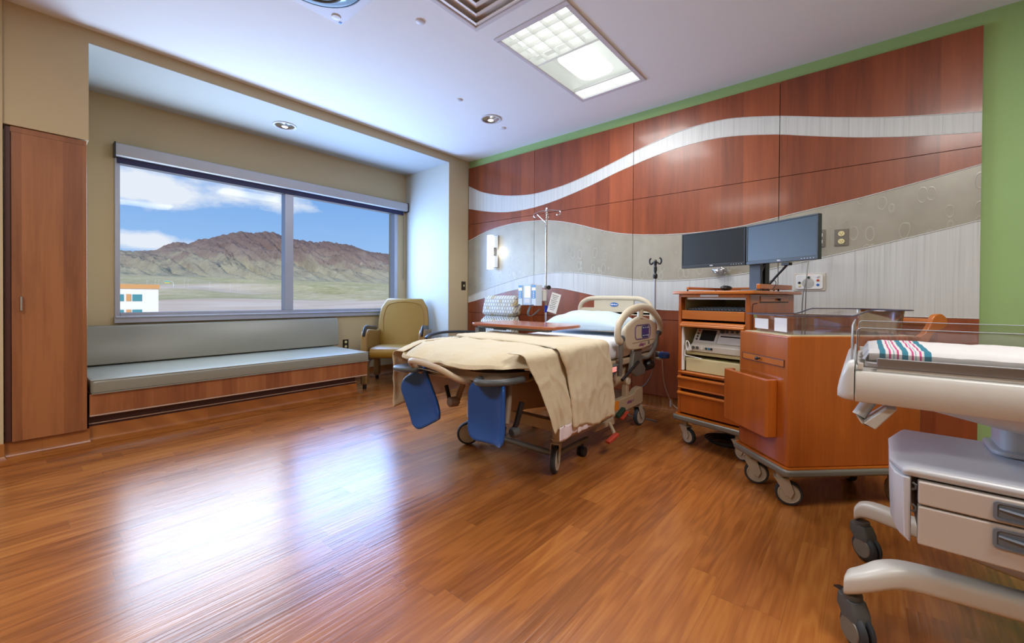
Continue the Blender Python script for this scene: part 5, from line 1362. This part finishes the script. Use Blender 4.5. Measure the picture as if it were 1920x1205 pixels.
for z0, z1, hz0, hz1 in ((.479, .543, .487, .535), (.366, .474, .415, .466)):
    d = obj('drawer', B().box((4.203, -2.302, z0), (5.17, -2.271, z1)), M['drawerfront'], wm, bevel=.005, seg=3)
    o = rrect(4.342, hz0, 4.52, hz1, .008, 4)
    p = B(); frame = [[(x, -2.303, z) for x, z in o], [(x, -2.308, z) for x, z in o], [(4.431+(x-4.431)*.93, -2.308, (hz0+hz1)/2+(z-(hz0+hz1)/2)*.8) for x, z in o], [(4.431+(x-4.431)*.9, -2.3035, (hz0+hz1)/2+(z-(hz0+hz1)/2)*.7) for x, z in o]]
    p.rings(frame); obj('pull', p, M['greyhandle'], d, smooth=40)
    zc = (hz0+hz1)/2
    obj('pull_lip', B().tube(spline([(4.352, -2.305, zc+.006), (4.40, -2.312, zc+.002), (4.46, -2.313, zc+.001), (4.51, -2.306, zc+.004)], 5), .005, 8, flat=(.7, 1.3)), M['greyhandle'], d)
# base with two splayed legs
def leg(path, wd, hts, nm):
    b = B(); rg = []
    for i, (p, w_, h_) in enumerate(zip(path, wd, hts)):
        d = (V(path[min(i+1, len(path)-1)])-V(path[max(i-1, 0)])); d.z = 0; d.normalize(); s_ = V((-d.y, d.x, 0))
        rg.append([V(p)+s_*a_+V((0, 0, c_)) for a_, c_ in rrect(-w_/2, -h_/2, w_/2, h_/2, min(w_, h_)*.3, 4)])
    b.rings(rg); return obj(nm, b, M['warm'], wm, smooth=60)
np_ = spline([(4.047, -2.275, .178), (4.075, -2.278, .196), (4.105, -2.275, .216), (4.14, -2.262, .233), (4.19, -2.242, .240), (4.30, -2.215, .236), (4.50, -2.165, .226), (4.75, -2.08, .226)], 4)
n_ = len(np_)
nl = leg(np_, [.07]+[.072]*(n_-1), [.055, .062, .066]+[.066]*(n_-3), 'base_leg')
fp_ = spline([(4.062, -1.70, .178), (4.085, -1.705, .196), (4.12, -1.72, .205), (4.18, -1.75, .207), (4.30, -1.81, .208), (4.5, -1.91, .212), (4.75, -2.0, .224)], 4)
fl_ = leg(fp_, [.06]+[.064]*(len(fp_)-1), [.05, .056]+[.062]*(len(fp_)-2), 'base_leg')
for q_, (x, y) in enumerate(((4.70, -2.05), (4.9, -1.95))): pass
obj('base_hub', B().prism(rrect(4.55, -2.22, 5.2, -1.82, .06, 6), 2, .20, .30), M['warm'], wm, bevel=.01)
for x, y in ((5.15, -2.27), (5.15, -1.72)): obj('base_leg', B().tube([(4.9, -2.02, .24), (x, y, .20)], .03, 12), M['warm'], wm)
def wcaster(x, y, lock, ang):
    d = V((math.cos(ang), math.sin(ang), 0)); s_ = V((-d.y, d.x, 0)); r_ = .052
    c = V((x, y, r_))+d*.022
    f = B().cyl((x, y, .128), (x, y, .150), .026, 18)
    f.rings([[V((x, y, .135))+d*a_+s_*b_ for a_, b_ in rrect(-.036, -.025, .03, .025, .015, 4)], [V((x, y, .105))+d*a_+s_*b_ for a_, b_ in rrect(-.036, -.028, .045, .028, .015, 4)], [V((x, y, .075))+d*a_+s_*b_ for a_, b_ in rrect(-.012, -.027, .048, .027, .012, 4)]])
    fk = obj('caster', f, M['darkgrey'], wm, bevel=.003)
    for sg in (-1, 1):
        wl = B().lathe(c+s_*sg*.004, [(r_*.5, 0), (r_*.9, .0), (r_, .004), (r_*.97, .012), (r_*.8, .018), (r_*.45, .021), (.002, .021)], axis=s_*sg, n=28)
        obj('wheel', wl, M['rubber'], fk, smooth=60)
        obj('wheel_cover', B().lathe(c+s_*sg*.024, [(r_*.7, 0), (r_*.66, .003), (r_*.2, .004), (.002, .004)], axis=s_*sg, n=24), M['midgrey'], fk)
    if lock: obj('brake_lever', B().obox(V((x, y, .132))-d*.045, (.04, .022, .006), Matrix.Rotation(ang, 3, 'Z') @ Matrix.Rotation(-.25, 3, 'Y')), M['black'], fk, bevel=.002)
wcaster(4.063, -2.272, True, -.9)
wcaster(4.083, -1.705, False, -.75)
wcaster(5.15, -2.27, False, .3); wcaster(5.15, -1.72, False, .3)
# striped baby blanket on the warmer pad
def striped():
    q = N('striped_baby_blanket'); sep = q.n('ShaderNodeSeparateXYZ'); q.l(q.coord(), sep.inputs[0])
    wv = q.noise(q.coord((9, 9, 9)), 1, 2)
    x = q.math('ADD', sep.outputs[0], q.math('MULTIPLY', q.math('SUBTRACT', wv, .5), .006))
    Wt, Tl, Pk = lin('#dcdcd6'), lin('#12788c'), lin('#c23a7c')
    st = [(0, Wt), (.10, Tl), (.205, Wt), (.265, Pk), (.30, Wt), (.34, Tl), (.352, Wt), (.40, Pk), (.435, Wt), (.49, Tl), (.60, Wt), (.66, Pk), (.695, Wt), (.725, Tl), (.737, Wt), (.79, Pk), (.825, Wt), (.87, Tl), (.985, Wt)]
    f = q.math('DIVIDE', q.math('SUBTRACT', x, SX0), SX1-SX0)
    q.l(q.ramp(f, st, 'CONSTANT'), q.b.inputs['Base Color']); q.set(Roughness=.85); q.bump(q.noise(q.coord((40, 40, 40)), 1, 3), .25, .003); return q.m
r = thing('baby_blanket', 'white baby blanket with teal and pink stripes covering the warmer pad', 'baby blanket', (4.68, -2.0, .887))
SX0, SX1 = 4.105-4.68, 4.232-4.68
M['striped'] = striped()
def bl(u, v):
    x = 4.094+1.18*u**1.3; y = -2.258+.471*v
    z = .894+.0035*noise.noise(V((x*14, y*14, 3)))+.002*noise.noise(V((x*40, y*40, 1)))
    e = min(1, min(u**1.3*1.2/.045, (1-u)/.02)); ey = min(1, min(v/.05, (1-v)/.05))
    z += .010*math.sin(.5*PI*e)*math.sin(.5*PI*ey)-.012
    if u < .03: x += 0.006*noise.noise(V((y*25, 2, 1)))
    return V((x, y, z+.008))
def bl2(u, v):
    p = bl(u, v); return p
b = B(); b.grid(bl, 110, 40)
# hanging edges
def nearf(u, v):
    p = bl(u, 0); return V((p.x, p.y-.0005-.0015*math.sin(PI*v), p.z-.020*v))
def leftf(u, v):
    p = bl(0, u); return V((p.x-.010*v-.006*abs(math.sin(u*13))*v, p.y-.004*v, p.z-.020*v-.004*math.sin(u*9)*v))
b.grid(leftf, 40, 8); b.grid(nearf, 110, 5)
bmesh.ops.remove_doubles(b.bm, verts=b.bm.verts, dist=.0003)
obj('cloth', b, M['striped'], r, smooth=80)

# ------------------------------------------------------------------ floor cords
t = thing('power_cord', 'thin white cord drooping from the bed head to the cart base', 'cord', (2.72, -.2, .05))
b = B().tube(spline([(2.752, -.345, .60), (2.752, -.33, .45), (2.76, -.30, .30), (2.785, -.22, .15), (2.82, -.20, .10), (2.90, -.22, .075), (2.99, -.30, .072), (3.06, -.36, .07)], 8), .0045, 8)
obj('cord', b, M['device'], t)
obj('cord_clip', B().box((2.778, -.226, .10), (2.79, -.214, .16)), M['pale'], t)
t = thing('power_cord', 'grey cord looping behind the bed base down to the floor', 'cord', (2.6, -.35, .02))
obj('cord', B().tube(spline([(2.66, -.30, .56), (2.655, -.30, .42), (2.60, -.30, .30), (2.50, -.28, .2), (2.45, -.35, .05), (2.50, -.42, .008), (2.62, -.40, .006), (2.74, -.42, .006)], 8), .0045, 8), M['midgrey'], t)
obj('plug', B().lathe((2.66, -.30, .545), [(.006, 0), (.012, .006), (.012, .028), (.005, .034)], n=12), M['midgrey'], t)
t = thing('cable_coil', 'black cable coil lying on the floor under the monitor cart', 'cable', (3.33, -.62, .01))
b = B()
for k in range(4): b.tube([(3.33+(.11+.012*k)*math.cos(a*PI/16), -.62+(.085+.01*k)*math.sin(a*PI/16), .008+.009*k) for a in range(32)], .006, 6, closed=True)
obj('cable', b, M['cable'], t)
# ------------------------------------------------------------------ sky, lights, camera
wd = bpy.data.worlds.new('sky'); bpy.context.scene.world = wd; wd.use_nodes = True
t = wd.node_tree; bg = t.nodes['Background']
def wn(typ, **k):
    n = t.nodes.new(typ)
    for a, v in k.items(): setattr(n, a, v)
    return n
def wm_(op, a, c=None, d=None):
    n = wn('ShaderNodeMath', operation=op)
    for i, v in enumerate((a, c, d)):
        if v is None: continue
        if isinstance(v, (int, float)): n.inputs[i].default_value = v
        else: t.links.new(v, n.inputs[i])
    return n.outputs[0]
tc = wn('ShaderNodeTexCoord'); sp = wn('ShaderNodeSeparateXYZ'); t.links.new(tc.outputs['Generated'], sp.inputs[0])
X, Y, Z = sp.outputs
hz = wm_('SQRT', wm_('ADD', wm_('MULTIPLY', X, X), wm_('MULTIPLY', Y, Y)))
az = wm_('ARCTAN2', Y, wm_('MULTIPLY', X, -1.0)); el = wm_('ARCTAN2', Z, hz)
cb = wn('ShaderNodeCombineXYZ'); t.links.new(az, cb.inputs[0]); t.links.new(wm_('MULTIPLY', el, 2.0), cb.inputs[1])
def wnoise(sc, det, off, ro=.6):
    mp = wn('ShaderNodeMapping'); mp.inputs['Location'].default_value = off; t.links.new(cb.outputs[0], mp.inputs[0])
    n = wn('ShaderNodeTexNoise'); n.inputs['Scale'].default_value = sc; n.inputs['Detail'].default_value = det; n.inputs['Roughness'].default_value = ro; t.links.new(mp.outputs[0], n.inputs['Vector']); return n.outputs[0]
nz = wnoise(9, 8, (2.3, 1.1, .4)); nz2 = wnoise(22, 6, (1, 5, 2))
def blob(a0, e0, sa, se, amp):
    da = wm_('DIVIDE', wm_('SUBTRACT', az, a0), sa); de = wm_('DIVIDE', wm_('SUBTRACT', el, e0), se)
    g = wm_('EXPONENT', wm_('MULTIPLY', wm_('ADD', wm_('MULTIPLY', da, da), wm_('MULTIPLY', de, de)), -1.0)); return wm_('MULTIPLY', g, amp)
bl_ = None
for q in ((.125, .195, .075, .036, .62), (.19, .175, .05, .026, .5), (.27, .20, .055, .04, .46), (.37, .205, .06, .04, .48), (.14, .097, .10, .02, .75), (-.15, .2, .2, .05, .5), (.8, .22, .2, .03, .3), (.25, .36, .5, .06, .45)):
    g = blob(*q); bl_ = g if bl_ is None else wm_('ADD', bl_, g)
m_ = wm_('ADD', bl_, wm_('MULTIPLY', wm_('SUBTRACT', wm_('ADD', wm_('MULTIPLY', nz, .75), wm_('MULTIPLY', nz2, .25)), .5), 1.5))
rp = wn('ShaderNodeValToRGB'); rp.color_ramp.elements[0].position = .30; rp.color_ramp.elements[1].position = .62; t.links.new(m_, rp.inputs[0])
sk = wn('ShaderNodeValToRGB'); e = sk.color_ramp.elements; e[0].position = .0; e[0].color = lin('#a9cdf2'); e[1].position = .35; e[1].color = lin('#4a8fdf'); t.links.new(el, sk.inputs[0])
mx = wn('ShaderNodeMix', data_type='RGBA'); t.links.new(rp.outputs[0], mx.inputs[0]); t.links.new(sk.outputs[0], mx.inputs[6]); mx.inputs[7].default_value = lin('#e6ecf5')
t.links.new(mx.outputs[2], bg.inputs[0]); bg.inputs[1].default_value = 1.05

def lamp(name, typ, loc, rot, energy, col, **k):
    d = bpy.data.lights.new(name, typ); d.energy = energy; d.color = col
    for a, v in k.items(): setattr(d, a, v)
    o = bpy.data.objects.new(name, d); C.objects.link(o); o.location = loc; o.rotation_euler = rot; return o
s = lamp('sun', 'SUN', (0, 0, 50), (0, 0, 0), 4.4, (1, .95, .87), angle=.01)
s.rotation_euler = V((-.62, .62, -.5)).to_track_quat('-Z', 'Y').to_euler()
lamp('window_daylight_left', 'AREA', (XB+.03, -2.67, 1.55), (0, -PI/2, 0), 58, (.62, .79, 1), shape='RECTANGLE', size=1.25, size_y=1.34)
lamp('window_daylight_right', 'AREA', (XB+.03, -1.22, 1.55), (0, -PI/2, 0), 74, (.32, .53, 1), shape='RECTANGLE', size=1.25, size_y=1.30)
lamp('ceiling_lamp', 'AREA', (2.37, -1.16, H-.02), (0, 0, 0), 34, (1, .99, .97), shape='RECTANGLE', size=.52, size_y=1.1)
lamp('ceiling_lamp_right', 'AREA', (4.85, -2.5, H-.03), (0, 0, 0), 58, (1, .98, .95), shape='RECTANGLE', size=.6, size_y=1.2)
lamp('ceiling_lamp_entry', 'AREA', (2.4, -4.9, H-.03), (0, 0, 0), 58, (1, .98, .95), shape='RECTANGLE', size=1.2, size_y=.6)
lamp('downlight_lamp', 'SPOT', (1.15, -.815, H-.03), (0, 0, 0), 22, (1, .92, .8), spot_size=1.9, spot_blend=.6, shadow_soft_size=.06)
lamp('wall_lamp_glow', 'POINT', (.60, -.085, 1.62), (0, 0, 0), .9, (1, .93, .86), shadow_soft_size=.03)

for nm, x, y, sx_, sy_ in (('right', 4.85, -2.5, .3, .6), ('entry', 2.4, -4.9, .6, .3)):  # lit ceiling fixtures out of view, one for each unseen ceiling lamp
    r = bpy.data.objects.new('unseen_ceiling_light_1' if nm == 'right' else 'unseen_ceiling_light_2', None); C.objects.link(r); struct(r)
    b = B(); frame_sq(b, x-sx_-.03, y-sy_-.03, x+sx_+.03, y+sy_+.03, .03, H-.012, H-.0005); struct(obj('fixture_frame', b, M['gyptrim'], r))
    struct(obj('fixture_lens', B().box((x-sx_, y-sy_, H-.006), (x+sx_, y+sy_, H-.001)), M['trof'], r, smooth=0))

cam = bpy.data.cameras.new('camera'); co = bpy.data.objects.new('camera', cam); C.objects.link(co)
yaw, pit, rol, F, CY = .70185363, -.00836366, .00657230, 783.432671, 564.568558
f = V((-math.sin(yaw)*math.cos(pit), math.cos(yaw)*math.cos(pit), math.sin(pit)))
rt = V((math.cos(yaw), math.sin(yaw), 0)); u = rt.cross(f)
r2 = rt*math.cos(rol)+u*math.sin(rol); u2 = -rt*math.sin(rol)+u*math.cos(rol)
co.matrix_world = Matrix.Translation((4.084, -3.931, 1.050)) @ Matrix((r2, u2, -f)).transposed().to_4x4()
cam.sensor_width = 36; cam.lens = 36*F/1920; cam.shift_y = (CY-602.5)/1920; cam.clip_end = 20000; cam.clip_start = .05
sc = bpy.context.scene; sc.camera = co
sc.view_settings.view_transform = 'Standard'; sc.view_settings.look = 'None'
sc.cycles.max_bounces = 10; sc.cycles.transparent_max_bounces = 24; sc.cycles.caustics_reflective = False; sc.cycles.caustics_refractive = False
sc.cycles.sample_clamp_indirect = 6
